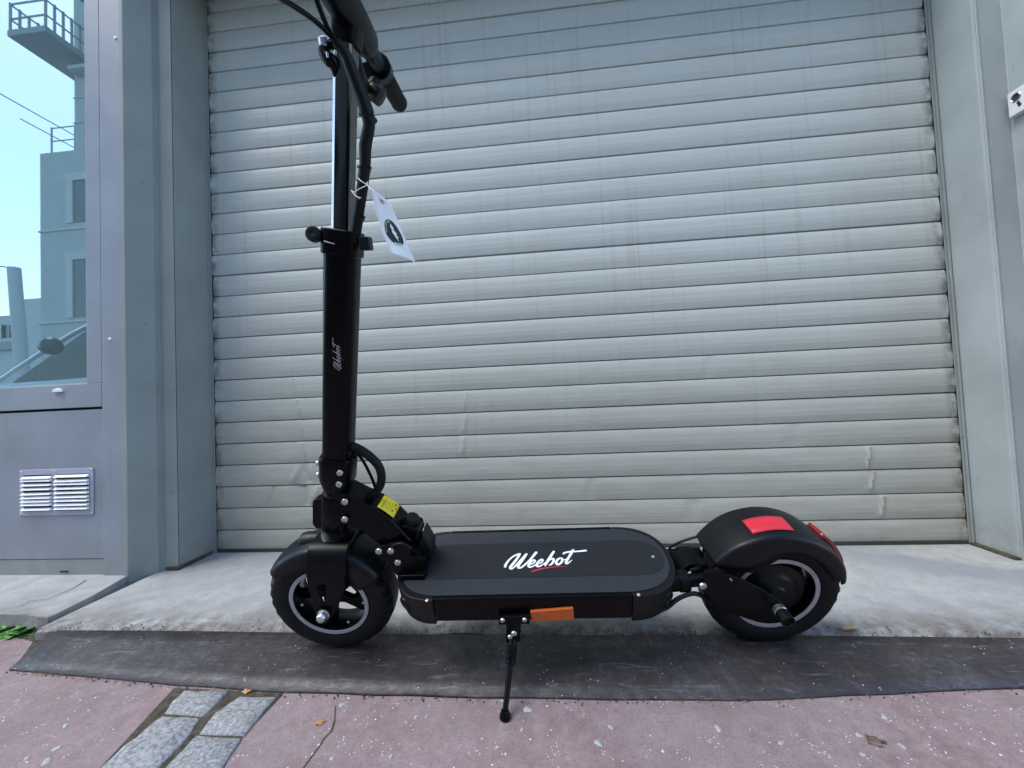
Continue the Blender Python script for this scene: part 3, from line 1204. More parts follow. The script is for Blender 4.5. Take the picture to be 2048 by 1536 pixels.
tag(holes, kind="stuff")

# -- stem axis
SA = Vector((0.103, 0, 0.484))
SD = Vector((0.213, 0, 1.0)).normalized()
SX = Vector((SD.z, 0, -SD.x))          # rearwards, square to the stem


def st(u, back=0.0, lat=0.0):
    """point on the stem: height u (local z on the axis), offset back / lateral"""
    return SA + SD * ((u - SA.z) / SD.z) + SX * back + Vector((0, lat, 0))


def stem_loft(secs, n=144, ex=3.6, name="stem", mat="black_paint", parent=None, **kw):
    """secs: (u, half_back, half_lat)"""
    mb = MB()
    vs, fs = [], []
    for (u, a, b) in secs:
        for j in range(n):
            t = 2 * math.pi * j / n
            ct, si = math.cos(t), math.sin(t)
            vs.append(st(u, a * math.copysign(abs(ct) ** (2 / ex), ct), b * math.copysign(abs(si) ** (2 / ex), si)))
    for i in range(len(secs) - 1):
        for j in range(n):
            k = (j + 1) % n
            fs.append((i * n + j, i * n + k, (i + 1) * n + k, (i + 1) * n + j))
    fs.append(tuple(range(n))[::-1])
    fs.append(tuple((len(secs) - 1) * n + j for j in range(n)))
    mb.add(vs, fs)
    return mb.build(name, mat, parent or scoot, **kw)


stem = stem_loft([(0.448, .0248, .0225), (0.800, .0248, .0225)], ex=3.4, name="stem_tube", sharp=50)
_mb = MB()
_oct = [(-.0120, -.0122), (-.0072, -.0146), (.0085, -.0146), (.0120, -.0110), (.0120, .0110), (.0085, .0146), (-.0072, .0146), (-.0120, .0122)]
_mb.add([st(u_, a_, b_) for u_ in (0.79, 1.085) for a_, b_ in _oct], [tuple(range(8)), tuple(range(8, 16))] + [(i, (i + 1) % 8, 8 + (i + 1) % 8, 8 + i) for i in range(8)])
inner = _mb.build("inner_stem", "stem_gloss", scoot, bevel=0.0010, sharp=30)
_mb = MB()
_q = [(-.0124, -.0123), (-.0084, -.0143), (-.0084, -.0136), (-.0118, -.0119)]
_mb.add([st(u_, a_, b_) for u_ in (0.795, 1.052) for a_, b_ in _q], [(0, 1, 2, 3), (4, 5, 6, 7)] + [(i, (i + 1) % 4, 4 + (i + 1) % 4, 4 + i) for i in range(4)])
_mb.build("edge_strip", "brushed_steel", inner)  # bright metal strip added to give this edge its sky highlight
# lower head, neck and clamp collar
head = stem_loft([(0.308, .024, .026), (0.313, .0285, .030), (0.372, .0285, .030), (0.378, .0265, .028)], ex=2.4, name="steering_head", sharp=40)
mbx = MB()
neck = stem_loft([(0.374, .024, .024), (0.380, .026, .026), (0.384, .0225, .0225), (0.390, .026, .026), (0.396, .0225, .0225), (0.400, .024, .024)], ex=2.0, name="head_bearing", mat="satin_black", sharp=30)
col = stem_loft([(0.392, .023, .023), (0.410, .0290, .0270), (0.452, .0300, .0275), (0.456, .0280, .0255)], ex=3.2, name="stem_collar", sharp=40)
for (u, b) in ((0.442, -0.0292), (0.419, -0.0285)):
    p = st(u, b, -0.016)
    bolt(p, col, 0.95, (0, 0, R_(-62)))
for (u, b) in ((0.437, 0.017), (0.414, 0.016)):
    bolt(st(u, b - 0.002, -0.0266), col, 1.0)
for (u, b) in ((0.362, -0.0285), (0.326, -0.0285)):
    bolt(st(u, b, -0.012), head, 0.95, (0, 0, R_(-65)))
# clamp flange at the front of the head
mb = MB()
for lat in (-0.016,):
    pts = [(-0.030, 0.312), (-0.036, 0.320), (-0.036, 0.368), (-0.030, 0.374), (-0.010, 0.374), (-0.010, 0.312)]
    vs = [st(u, b, -0.024) for b, u in pts] + [st(u, b, -0.006) for b, u in pts]
    n = len(pts)
    mb.add(vs, [tuple(range(n)), tuple(range(n, 2 * n))] + [(i, (i + 1) % n, n + (i + 1) % n, n + i) for i in range(n)])
mb.build("clamp_flange", "black_paint", head, bevel=0.002)

# bellows over the steering bearing
mb = MB()
pr = [(0.0, 0.0), (0.0265, 0.0)]
for k in range(6):
    pr += [(0.0285, 0.0015 + 0.0050 * k), (0.0238, 0.0040 + 0.0050 * k)]
pr += [(0.0238, 0.034), (0.0, 0.034)]
mb.lathe(pr, st(0.280), SD, 40)
mb.build("rubber_bellows", "black_plastic", scoot, sharp=60)

# -- fork: crown band over the wheel plus two side blades
mb = MB()
path = []
RC_ = 0.026
HT = 0.286
for i in range(9):
    a = math.pi - (math.pi / 2) * i / 8
    path.append((-0.050 + RC_ + RC_ * math.cos(a), HT - RC_ + RC_ * math.sin(a)))
path = [(-0.050, 0.236)] + path
path += [(-y, z) for y, z in reversed(path)]
top_c = st(0.286).x
vs, fs = [], []
for (y, z) in path:
    k = max(0.0, min(1.0, (z - 0.180) / 0.106))
    cx_ = 0.0535 + (top_c - 0.0535) * k
    hw = 0.0368 + 0.001 * k
    vs += [(cx_ - hw, y, z), (cx_ + hw, y, z)]
for i in range(len(path) - 1):
    fs.append((2 * i, 2 * i + 1, 2 * i + 3, 2 * i + 2))
mb.add(vs, fs)
fork = mb.build("fork", "satin_black", scoot, solid=0.006, bevel=0.0012, sharp=40)
blade = [(612, 1132), (613, 1150), (618, 1175), (627, 1205), (632, 1228), (637, 1244), (650, 1248), (660, 1240), (672, 1222), (684, 1195), (690, 1165), (691, 1132)]
hole = [(634, 1170), (653, 1165), (653, 1196), (647, 1205)]
LATB = -0.0500
Pb = [L(u, v, LATB) for u, v in blade]
Ph = [L(u, v, LATB) for u, v in hole]
for sgn in (1, -1):
    bm = bmesh.new()
    ov = [bm.verts.new((p.x, 0, p.z)) for p in Pb]
    hv = [bm.verts.new((p.x, 0, p.z)) for p in Ph]
    oe = [bm.edges.new((ov[i], ov[(i + 1) % len(ov)])) for i in range(len(ov))]
    he = [bm.edges.new((hv[i], hv[(i + 1) % len(hv)])) for i in range(len(hv))]
    bmesh.ops.triangle_fill(bm, edges=oe + he, use_beauty=True)
    bmesh.ops.dissolve_limit(bm, angle_limit=0.02, verts=bm.verts, edges=bm.edges)
    me = bpy.data.meshes.new("fork_blade")
    bm.to_mesh(me)
    bm.free()
    me.materials.append(M["satin_black"])
    ob = bpy.data.objects.new("fork_blade", me)
    COL.objects.link(ob)
    ob.parent = fork
    ob.location = (0, sgn * LATB, 0)
    md = ob.modifiers.new("thickness", 'SOLIDIFY')
    md.thickness = 0.0050
    md.offset = 0
    md = ob.modifiers.new("bevel", 'BEVEL')
    md.width = 0.0012
    md.segments = 2
    md.limit_method = 'ANGLE'
# axle
ax = L(643, 1236, -0.066)
mb = MB()
mb.cyl((ax.x, 0.07, ax.z), (ax.x, -0.058, ax.z), 0.006, seg=16)
mb.build("axle", "black_paint", scoot)
mb = MB()
mb.lathe([(0.0, 0), (0.0115, 0), (0.0115, 0.002), (0.0095, 0.003), (0.0095, 0.010), (0.0075, 0.0135), (0.0045, 0.0155), (0.0, 0.016)], (ax.x, -0.0575, ax.z), (0, -1, 0), 6 * 4)
mb.build("axle_nut", "bolt_steel", fork, sharp=30)

# -- mudguards
def mudguard(c, a0, a1, rout, half, rin_fn, name, mat, na=44, fil=0.010, front_drop=None):
    mb = MB()
    vs, fs = [], []
    cross_n = None
    for i in range(na + 1):
        t = i / na
        a = R_(a0 + (a1 - a0) * t)
        ro = rout(t)
        ri = rin_fn(t)
        ri = min(ri, ro - 0.012)
        hw = half(t)
        cs = [(-hw, ri), (-hw, (ri + ro - fil) / 2), (-hw, ro - fil)]
        for k in range(1, 6):
            b = math.pi / 2 * k / 6
            cs.append((-hw + fil * (1 - math.cos(b)), ro - fil + fil * math.sin(b)))
        cs.append((-hw + fil, ro))
        cs.append((-hw * 0.4, ro + 0.0022))
        cs.append((0, ro + 0.003))
        cs = cs + [(-y, r) for y, r in reversed(cs[:-1])]
        cross_n = len(cs)
        for (y, r) in cs:
            vs.append((c[0] + r * math.cos(a), y, c[1] + r * math.sin(a)))
    for i in range(na):
        for j in range(cross_n - 1):
            fs.append((i * cross_n + j, (i + 1) * cross_n + j, (i + 1) * cross_n + j + 1, i * cross_n + j + 1))
    mb.add(vs, fs)
    return mb.build(name, mat, scoot, solid=0.003, sharp=45)


def rear_in(t):
    # skirt: deep towards the front (t -> 1), shallow in the middle, a little deeper at the tail
    return 0.098 - 0.004 * math.cos(t * 6) + (0.035 * max(0, t - 0.90) / 0.10 if t > 0.90 else 0) + (0.030 * (0.10 - t) / 0.10 if t < 0.10 else 0) - 0.012 * math.exp(-((t - 0.78) / 0.14) ** 2)


def r_out(a_deg):
    return float(np.interp(a_deg, [10, 40, 64, 98, 127, 152], [0.121, 0.126, 0.131, 0.141, 0.146, 0.147]))


GA0, GA1 = 15.0, 147.0
guard_r = mudguard(RW, GA0, GA1, lambda t: r_out(GA0 + (GA1 - GA0) * t), lambda t: 0.0465 - 0.008 * max(0, 0.18 - t) / 0.18 - 0.004 * max(0, t - 0.8) / 0.2, rear_in, "rear_mudguard", "mudguard_plastic", na=60)
guard_f = mudguard(FW, 28, 140, lambda t: 0.1275, lambda t: 0.0400, lambda t: 0.094 - 0.018 * math.exp(-((t - 0.12) / 0.16) ** 2), "front_mudguard", "mudguard_plastic", fil=0.014)


def guard_patch(c, ang0, ang1, y0, y1, rfun, name, mat, parent, thick=0.0014, n=14):
    mb = MB()
    vs, fs = [], []
    for i in range(n + 1):
        a = R_(ang0 + (ang1 - ang0) * i / n)
        for k in range(5):
            y = y0 + (y1 - y0) * k / 4
            r = rfun(a, y)
            vs.append((c[0] + r * math.cos(a), y, c[1] + r * math.sin(a)))
    for i in range(n):
        for k in range(4):
            fs.append((i * 5 + k, (i + 1) * 5 + k, (i + 1) * 5 + k + 1, i * 5 + k + 1))
    mb.add(vs, fs)
    return mb.build(name, mat, parent, solid=thick)


def r_rear(a, y):
    ro = r_out(math.degrees(a))
    return ro + 0.003 * (1 - (abs(y) / 0.0385) ** 1.6) + 0.0028


guard_patch(RW, 85, 113, -0.031, 0.004, r_rear, "red_reflector", "reflector_red", guard_r)
mbl = guard_patch(RW, 25, 56, -0.016, 0.022, lambda a, y: r_rear(a, y) + 0.002, "tail_light", "tail_lens", guard_r, thick=0.009)

# headlight in front of the fork crown
mb = MB()
hc = L(606, 1083, 0.0)
hx = hc.x
mb.lathe([(0.0, 0.0), (0.0135, 0.0), (0.017, 0.002), (0.0185, 0.010), (0.0175, 0.028), (0.0130, 0.045), (0.010, 0.060), (0.0, 0.060)], (hx, 0.0, hc.z), (1, 0, 0.08), 28)
hl = mb.build("headlight", "black_plastic", scoot)
mb = MB()
mb.lathe([(0.0, 0.0008), (0.013, 0.0008), (0.013, 0.0), (0.0, 0.0)], (hx - 0.0009, 0, hc.z), (1, 0, 0.08), 24)
mb.build("lens", "brushed_steel", hl)

# -- gooseneck arm from the head to the folding joint
arm_px = [(662, 985), (688, 989), (720, 1005), (752, 1020), (783, 1042), (799, 1058), (824, 1086), (800, 1092), (765, 1094), (750, 1085), (736, 1074), (720, 1063), (697, 1053), (668, 1050)]
mb = side(arm_px, -0.026, -0.026, 0.026)
arm = mb.build("gooseneck_arm", "black_paint", scoot, bevel=0.004, seg=3)
for (u, v) in ((690, 1003), (690, 1038)):
    bolt(L(u, v, -0.0305), arm, 1.1)
# yellow warning label on the sloping top
a0 = L(752, 1019, -0.026)
a1 = L(784, 1041, -0.026)
tdir = (a1 - a0).normalized()
nrm = Vector((-tdir.z, 0, tdir.x))
if nrm.z < 0:
    nrm = -nrm


def on_arm(s, y, h):
    return a0 + tdir * s + Vector((0, y + 0.026, 0)) + nrm * (h + 0.0022 - 0.0045 * (2 * s / (a1 - a0).length - 1) ** 2 * 0.25)


LA = (a1 - a0).length
mb = MB()
vs, fs = [], []
for i in range(9):
    for y in (-0.0195, 0.0185):
        vs.append(on_arm(-0.001 + (LA + 0.001) * i / 8, y, 0.0))
for i in range(8):
    fs.append((2 * i, 2 * i + 2, 2 * i + 3, 2 * i + 1))
mb.add(vs, fs)
lab = mb.build("warning_label", "label_yellow", arm, solid=0.0008)


def arm_quad(mb, s0, s1, y0, y1):
    mb.add([on_arm(s0, y0, 0.0007), on_arm(s1, y0, 0.0007), on_arm(s1, y1, 0.0007), on_arm(s0, y1, 0.0007)], [(0, 1, 2, 3)])


mb = MB()
for i in range(6):
    s0 = 0.005 + i * 0.0042
    arm_quad(mb, s0, s0 + 0.0008 + (0.0012 if i == 0 else 0), -0.014, 0.012 - 0.004 * (i % 2))
mb.build("label_lines", "label_ink", arm, flat=True)
mb = MB()
for s0, y0 in ((LA - 0.009, 0.008), (LA - 0.010, -0.010), (LA - 0.005, -0.001)):
    arm_quad(mb, s0, s0 + 0.003, y0, y0 + 0.006)
mb.build("label_symbol", "label_mark", arm, flat=True)

# -- folding joint with plates, pivots, ribbed knob and latch
jp = [(747, 1094), (772, 1092), (784, 1087), (803, 1085), (824, 1096), (822, 1112), (850, 1117), (850, 1148), (793, 1152), (776, 1126), (754, 1116)]
mb = side(jp, -0.036, -0.036, -0.029)
P = [L(u, v, -0.036) for u, v in jp]
mb.prism([(p.x, p.z) for p in P], EU, 0.029, 0.036)
jin = [(760, 1096), (800, 1090), (840, 1116), (846, 1146), (800, 1150), (780, 1124)]
P = [L(u, v, -0.036) for u, v in jin]
mb.prism([(p.x, p.z) for p in P], EU, -0.0295, 0.0295)
joint = mb.build("folding_joint", "satin_black", scoot, bevel=0.0015)
for (u, v) in ((758, 1101.5), (782, 1101), (796, 1124)):
    bolt(L(u, v, -0.037), joint, 1.15)
# curved guide slot on the joint's near cheek
mb = MB()
mb.tube([L(u, v, -0.038) for u, v in ((783, 1093), (795, 1088), (808, 1088), (822, 1097))], 0.0022, 8)
mb.build("guide_slot", "black_plastic", joint)
mb = side([(799, 1056), (812, 1052), (836, 1060), (840, 1074), (834, 1086), (824, 1092), (812, 1078)], -0.018, -0.018, 0.020)
latch = mb.build("latch_lever", "black_paint", scoot, bevel=0.003)
mb = side([(844, 1069), (856, 1088), (863, 1103), (861, 1116), (836, 1116), (832, 1098)], -0.016, -0.016, 0.024)
mb.build("latch_pad", "black_plastic", latch, bevel=0.003)
k0, k1 = L(812, 1062, 0.0), L(828, 1033, 0.0)
mb = MB()
X, Y, A = frame(k1 - k0)
hk = (k1 - k0).length
vs, fs = [], []
NG = 48
for h, sc in ((0, .86), (0.003, 1.0), (hk - 0.004, 1.0), (hk, .82)):
    for j in range(NG):
        t = 2 * math.pi * j / NG
        r = (0.0132 + (0.0012 if (j // 2) % 2 else 0)) * sc
        vs.append(k0 + X * r * math.cos(t) + Y * r * math.sin(t) + A * h)
for i in range(3):
    for j in range(NG):
        k = (j + 1) % NG
        fs.append((i * NG + j, i * NG + k, (i + 1) * NG + k, (i + 1) * NG + j))
fs += [tuple(range(NG)), tuple(3 * NG + j for j in range(NG))]
mb.add(vs, fs)
mb.build("ribbed_knob", "black_plastic", latch, sharp=20)

# -- deck
DT, DBT, DH = 0.2145, 0.166, 0.0915
E0, E1, EF, ER = 0.2605, 0.6060, 0.176, 0.702


def end_curve(ec, ef, n=22, ex=2.35, half=DH):
    pts = []
    for i in range(n + 1):
        t = -math.pi / 2 + math.pi * i / n
        ct, si = math.cos(t), math.sin(t)
        pts.append((ec + (ef - ec) * abs(ct) ** (2 / ex), half * math.copysign(abs(si) ** (2 / ex), si)))
    return pts


XY = lambda a, b, d: (a, b, d)
mb = MB()
mb.bx(E0 + 0.0008, E1 - 0.0008, -DH, DH, DBT, DT)
deck = mb.build("deck", "black_paint", scoot, bevel=0.0035, seg=3)
for (ec, ef) in ((E0, EF), (E1, ER)):
    mb = MB()
    oc = end_curve(ec, ef)
    n = len(oc)
    levels = [(DT, 0.997), (DT - 0.004, 1.0), (DT - 0.010, 0.997), (DBT + 0.012, 0.965), (DBT - 0.006, 0.93), (DBT - 0.010, 0.86)]
    vs, fs = [], []
    for z, sc in levels:
        for (x, y) in oc:
            vs.append((ec + (x - ec) * sc, y * (1.0 - (1 - sc) * 0.35), z))
    for i in range(len(levels) - 1):
        for j in range(n - 1):
            fs.append((i * n + j, i * n + j + 1, (i + 1) * n + j + 1, (i + 1) * n + j))
        fs.append((i * n + n - 1, i * n, (i + 1) * n, (i + 1) * n + n - 1))
    fs.append(tuple(range(n)))
    fs.append(tuple((len(levels) - 1) * n + j for j in range(n)))
    mb.add(vs, fs)
    cap = mb.build("end_cap", "black_plastic", deck, bevel=0.0015, sharp=50)
    # moulded recesses at the corners
    sg = -1 if ef < ec else 1
    cen = Vector((ec + (ef - ec) * 0.72, -DH * 0.80, DBT + 0.020))
    dirn = Vector((sg * 0.62, -0.78, -0.1)).normalized()
    mb = MB()
    mb.lathe([(0.0, -0.002), (0.006, -0.001), (0.010, 0.0028), (0.0125, 0.0040), (0.0145, 0.001), (0.0145, -0.008)], cen - dirn * 0.0055, dirn, 28)
    mb.build("bumper", "black_plastic", deck)
# grip mat: outer field and darker middle strip
inn = [(x + (0.010 if x < E0 - 0.001 else (-0.010 if x > E1 + 0.001 else 0)), y * 0.90) for x, y in (end_curve(E0, EF)[::-1] + end_curve(E1, ER))]
mb = MB()
mb.prism(inn, XY, DT - 0.001, DT + 0.0016)
mat_o = mb.build("grip_mat", "deck_grip", deck, bevel=0.0005)
strip = []
for x, y in (end_curve(E0, EF + 0.052, half=0.046)[::-1] + end_curve(E1 + 0.02, ER - 0.016, half=0.046)):
    strip.append((x, y))
mb = MB()
mb.prism(strip, XY, DT + 0.001, DT + 0.0024)
mb.build("middle_strip", "deck_grip_dark", deck, bevel=0.0004)
# raised rails along the long sides
for sg in (-1, 1):
    mb = MB()
    mb.bx(E0 + 0.001, E1 - 0.001, min(sg * (DH - 0.0075), sg * (DH - 0.001)), max(sg * (DH - 0.0075), sg * (DH - 0.001)), DT - 0.002, DT + 0.0012)
    mb.build("side_rail", "black_paint", deck, bevel=0.0012)
for (u, v) in ((1306, 1114), (854, 1201), (1277, 1190)):
    p = LU(u, v, DT + 0.0018)
    bolt(p, deck, 0.55, (R_(-90), 0, 0), "screw")
# hinge base block let into the deck's front
mb = MB()
q0 = L(795, 1152, -0.047)
q1 = L(848, 1152, -0.047)
mb.bx(q0.x, q1.x, -0.047, 0.047, DT - 0.02, q0.z)
mb.build("hinge_base", "black_paint", deck, bevel=0.002)


# -- lettering drawn as brush strokes
def strokes():
    k = 11.38
    raw = [
        ([(118, 548), (135, 495), (200, 405), (290, 325), (390, 275), (452, 262)], (34, 30, 24, 24, 26, 30)),
        ([(452, 262), (390, 365), (300, 480), (240, 555), (245, 596), (290, 585), (345, 535), (480, 395), (598, 268)], (28, 32, 34, 34, 30, 24, 20, 26, 34)),
        ([(598, 268), (510, 400), (432, 505), (412, 560), (450, 580), (520, 545), (680, 400), (822, 230)], (34, 34, 34, 32, 26, 24, 28, 36)),
        ([(700, 500), (765, 470), (798, 425), (770, 400), (715, 430), (660, 500), (652, 545), (700, 560), (770, 530), (850, 490)], (16, 18, 24, 26, 28, 30, 30, 24, 18, 14)),
        ([(885, 485), (945, 455), (975, 408), (945, 388), (890, 425), (842, 490), (840, 535), (890, 545), (960, 510), (1030, 460)], (16, 18, 24, 26, 28, 30, 30, 24, 18, 14)),
        ([(1222, 212), (1150, 320), (1075, 440), (1030, 522)], (32, 34, 34, 26)),
        ([(1045, 515), (1100, 430), (1165, 378), (1215, 375), (1215, 430), (1170, 495), (1125, 515)], (16, 18, 24, 30, 30, 26, 18)),
        ([(1370, 355), (1310, 395), (1278, 455), (1300, 500), (1360, 490), (1412, 430), (1415, 375), (1370, 355)], (26, 30, 32, 30, 26, 28, 28, 26)),
        ([(1400, 385), (1450, 400), (1520, 375)], (18, 14, 12)),
        ([(1660, 178), (1590, 300), (1512, 430), (1506, 480), (1550, 472), (1640, 400)], (34, 32, 32, 28, 20, 8)),
        ([(1448, 258), (1490, 232), (1600, 215), (1780, 205), (1950, 188)], (28, 28, 26, 24, 30)),
    ]
    red = ([(728, 660), (900, 610), (1080, 572), (1300, 552), (1530, 546)], (22, 20, 16, 10, 3))
    return raw, red, k


raw, red, kz = strokes()


def logo_xy(zx, zy):
    p = LU(1000 + zx / kz, 1085 + zy / kz, DT + 0.0026)
    return p.x, p.y


SC_W = 1.0 / kz / 1085.0


def ribbon(mb, pts, ws, place, scale, sub=5):
    P = smooth_path([(x, y, 0) for x, y in pts], sub)
    n = len(P)
    lo, hi = [], []
    for i, p in enumerate(P):
        d = (P[min(i + 1, n - 1)] - P[max(i - 1, 0)]).normalized()
        s = Vector((-d.y, d.x, 0))
        q = i / (n - 1) * (len(ws) - 1)
        k = min(int(q), len(ws) - 2)
        w = (ws[k] + (ws[k + 1] - ws[k]) * (q - k)) * scale
        lo.append(p - s * w)
        hi.append(p + s * w)
    vs = [place(a.x, a.y) for a in lo] + [place(a.x, a.y) for a in hi]
    fs = [(i, i + 1, n + i + 1, n + i) for i in range(n - 1)]
    mb.add(vs, fs)
    for c, w in ((P[0], ws[0]), (P[-1], ws[-1])):
        mb.add([place(c.x + w * scale * math.cos(2 * math.pi * j / 12), c.y + w * scale * math.sin(2 * math.pi * j / 12)) for j in range(12)], [tuple(range(12))])


_lift = [0.0]


def build_logo(place_fn, parent, scale, nm):
    for nme, items, mat in ((nm, raw, "print_white"), (nm + "_underline", [red], "print_red")):
        mb = MB()
        for i, (pts, ws) in enumerate(items):
            P2 = [logo_xy(x, y) for x, y in pts]
            _lift[0] = 0.00004 * i
            ribbon(mb, P2, ws, place_fn, SC_W * scale)
        mb.build(nme, mat, parent, flat=True)


build_logo(lambda x, y: (x, y, DT + 0.0027 + _lift[0]), deck, 1.0, "logo")
# the same mark, small, up the near face of the stem
lx0, ly0 = logo_xy(100, 600)
lx1, ly1 = logo_xy(1950, 190)
pa, pbm = L(681, 741, -0.0225), L(667, 674, -0.0225)
ks = (pbm - pa).length / math.hypot(lx1 - lx0, ly1 - ly0) * 0.985
mxx, myy = (lx0 + lx1) / 2, (ly0 + ly1) / 2
mid = (pa + pbm) / 2
u_mid = mid.z
b_mid = (mid - st(u_mid)).dot(SX)


def on_stem(x, y):
    along = (x - mxx) * ks
    back = -(y - myy) * ks + b_mid - 0.0
    p = st(u_mid + along * SD.z, back)
    hb = min(0.999, abs(back) / 0.0248)
    p.y = -(0.0225 * (1 - hb ** 3.4) ** (1 / 3.4)) - 0.0004 - _lift[0]
    return p


build_logo(on_stem, stem, ks, "logo")

# side reflector on the near rail
P = [L(u, v, -DH) for u, v in ((1060, 1219), (1146, 1212), (1148, 1236), (1063, 1239))]
mb = MB()
mb.prism([(p.x, p.z) for p in P], EU, -DH - 0.005, -DH + 0.001)
mb.build("side_reflector", "reflector_orange", deck, bevel=0.002)

# -- kickstand
ks_o = MB()
P = [L(u, v, -DH - .004) for u, v in ((997, 1229), (1060, 1226), (1060, 1242), (1042, 1243), (1040, 1278), (1012, 1280), (1013, 1244), (998, 1244))]
ks_o.prism([(p.x, p.z) for p in P], EU, -DH - 0.010, -DH - 0.003)
kick = ks_o.build("kickstand", "black_paint", scoot, bevel=0.0012)
for (u, v, s) in ((1005, 1240, .75), (1049, 1239, .75)):
    bolt(L(u, v, -DH - .0105), kick, s).active_material = M["black_paint"] if False else M["bolt_steel"]
for (u, v, s) in ((1028, 1266, .95), (1020, 1273, .8)):
    bolt(L(u, v, -DH - .0105), kick, s)
foot_w = Vector(hit(1010, 1426, z=ZW + 0.010))
foot = SMI @ foot_w
topk = L(1026, 1276, -DH - 0.004)
kd = (foot - topk)
mb = MB()
mb.cyl(topk, topk + kd * 0.30, 0.0058, 0.0058, seg=20)
mb.cyl(topk, topk + kd * 0.12, 0.0080, 0.0080, seg=20, ch=.001)
mb.cyl(topk + kd * 0.30, topk + kd * 0.385, 0.0088, 0.0082, seg=20, ch=0.001)
mb.cyl(topk + kd * 0.38, foot - kd * 0.01, 0.0052, 0.0046, seg=18)
mb.build("leg", "black_paint", kick)
mb = MB()
tn = 7
X, Y, A = frame(kd)
pts = [topk + kd * (0.12 + 0.18 * i / (tn * 10)) + (X * math.cos(2 * math.pi * i / 10) + Y * math.sin(2 * math.pi * i / 10)) * 0.0078 for i in range(tn * 10 + 1)]
mb.tube(pts, 0.0015, 6, sub=0)
mb.build("spring", "satin_black", kick)
mb = MB()
fw_up = (SMI.to_3x3() @ Vector((0, 0, 1))).normalized()
mb.lathe([(0.0, 0.0), (0.0075, 0.0), (0.0092, 0.0025), (0.0088, 0.007), (0.0058, 0.014), (0.0, 0.016)], foot - fw_up * 0.0092, fw_up, 24)
mb.build("foot", "black_paint", kick)

# -- rear swing arm, hinge and foot peg
arm_r = [(1404, 1152), (1412, 1140), (1430, 1141), (1472, 1153), (1512, 1171), (1548, 1192), (1566, 1208), (1572, 1222), (1562, 1236), (1540, 1243), (1500, 1238), (1455, 1222), (1425, 1203), (1407, 1178)]
mb = side(arm_r, -0.058, -0.061, -0.055)
P = [L(u, v, -0.058) for u, v in arm_r]
mb.prism([(max(p.x, P[0].x + 0.045 + 0.004 * (i % 5)), min(p.z, 0.205 - 0.0005 * i)) for i, p in enumerate(P)], EU, 0.055, 0.061)
sw = mb.build("swing_arm", "satin_black", scoot, bevel=0.0012)
cx0 = P[0].x
mb = MB()
mb.bx(cx0 + 0.006, cx0 + 0.022, -0.0555, 0.030, P[0].z - 0.040, P[0].z - 0.020)
mb.build("cross_bridge", "satin_black", sw, bevel=0.004)
hp0, hp1 = L(1330, 1165, -0.040), L(1412, 1158, -0.040)
mb = MB()
mb.cyl(hp0, hp1, 0.0115, seg=24)
c0 = hp0.lerp(hp1, 0.30)
c1 = hp0.lerp(hp1, 0.56)
mb.cyl(c0, c1, 0.0185, seg=28, ch=0.0015)
mb.cyl(hp0, c0, 0.0165, seg=24)
hin = mb.build("rear_hinge", "satin_black", scoot, sharp=40)
hp0, hp1 = L(1335, 1108, 0.045), L(1400, 1104, 0.045)
mb = MB()
mb.cyl(hp0, hp1, 0.010, seg=20)
mb.cyl(hp0.lerp(hp1, 0.3), hp0.lerp(hp1, 0.7), 0.013, seg=20, ch=.001)
mb.build("hinge_tube", "satin_black", hin)
P = [L(u, v, 0.0) for u, v in ((1345, 1128), (1368, 1110), (1398, 1110), (1412, 1125), (1404, 1140), (1390, 1122), (1372, 1122), (1352, 1140))]
mb = MB()
mb.prism([(p.x, p.z) for p in P], EU, -0.024, 0.020)
mb.build("bracket", "satin_black", hin, bevel=0.002)
mb = MB()
mb.cyl(L(1380, 1140, -0.02), L(1408, 1132, -0.02), 0.008, seg=18)
mb.cyl(L(1398, 1138, -0.02), L(1404, 1122, -0.02), 0.009, seg=18)
mb.build("damper", "black_plastic", hin)
bolt(L(1405, 1171, -0.062), sw, 1.15)
for (u, v) in ((1461, 1158), (1463, 1161)):
    bolt(L(u, v, -0.0612), sw, 0.25)
pg = L(1556, 1216, -0.062)
mb = MB()
d = Vector((0.0, -1, 0))
mb.cyl(pg, pg + d * 0.010, 0.0115, seg=24, ch=.001)
peg_n = mb.build("peg_nut", "brushed_steel", sw)
mb = MB()
p2 = pg + d * 0.010
mb.lathe([(0.0, 0.0), (0.0112, 0.0), (0.0122, 0.002), (0.0116, 0.011), (0.0125, 0.019), (0.0100, 0.019), (0.0095, 0.013), (0.0, 0.013)], p2, d, 8, phase=R_(22))
mb.build("foot_peg", "black_plastic", sw, bevel=0.0012, sharp=50)

# -- clamp at the top of the outer stem
cl = stem_loft([(0.793, .0275, .0252), (0.829, .0275, .0252)], ex=4.0, name="stem_clamp", sharp=50)
md = cl.modifiers.new("bevel", 'BEVEL')
md.width = 0.002
md.segments = 2
md.limit_method = 'ANGLE'
mb = MB()
kc = L(628, 469, -0.020)
mb.cyl(st(0.815, -0.026, -0.016), kc, 0.0075, seg=18)
mb.lathe([(0.0, -0.007), (0.009, -0.007), (0.0112, -0.004), (0.0112, 0.004), (0.009, 0.007), (0.004, 0.0075), (0.0, 0.006)], kc, (0.1, -1, 0.25), 24)
mb.build("clamp_knob", "black_plastic", cl, sharp=35)
mb = MB()
kr = L(730, 487, -0.020)
mb.box((kr.x - 0.002, kr.y + 0.008, kr.z), (0.016, 0.018, 0.019))
mb.build("clamp_block", "black_plastic", cl, bevel=0.002)
mb = MB()
mb.tube([L(648, 482, -0.0262), L(658, 485, -0.0268), L(669, 488, -0.0262)], 0.0010, 6)
mb.build("lever_edge", "brushed_steel", cl)

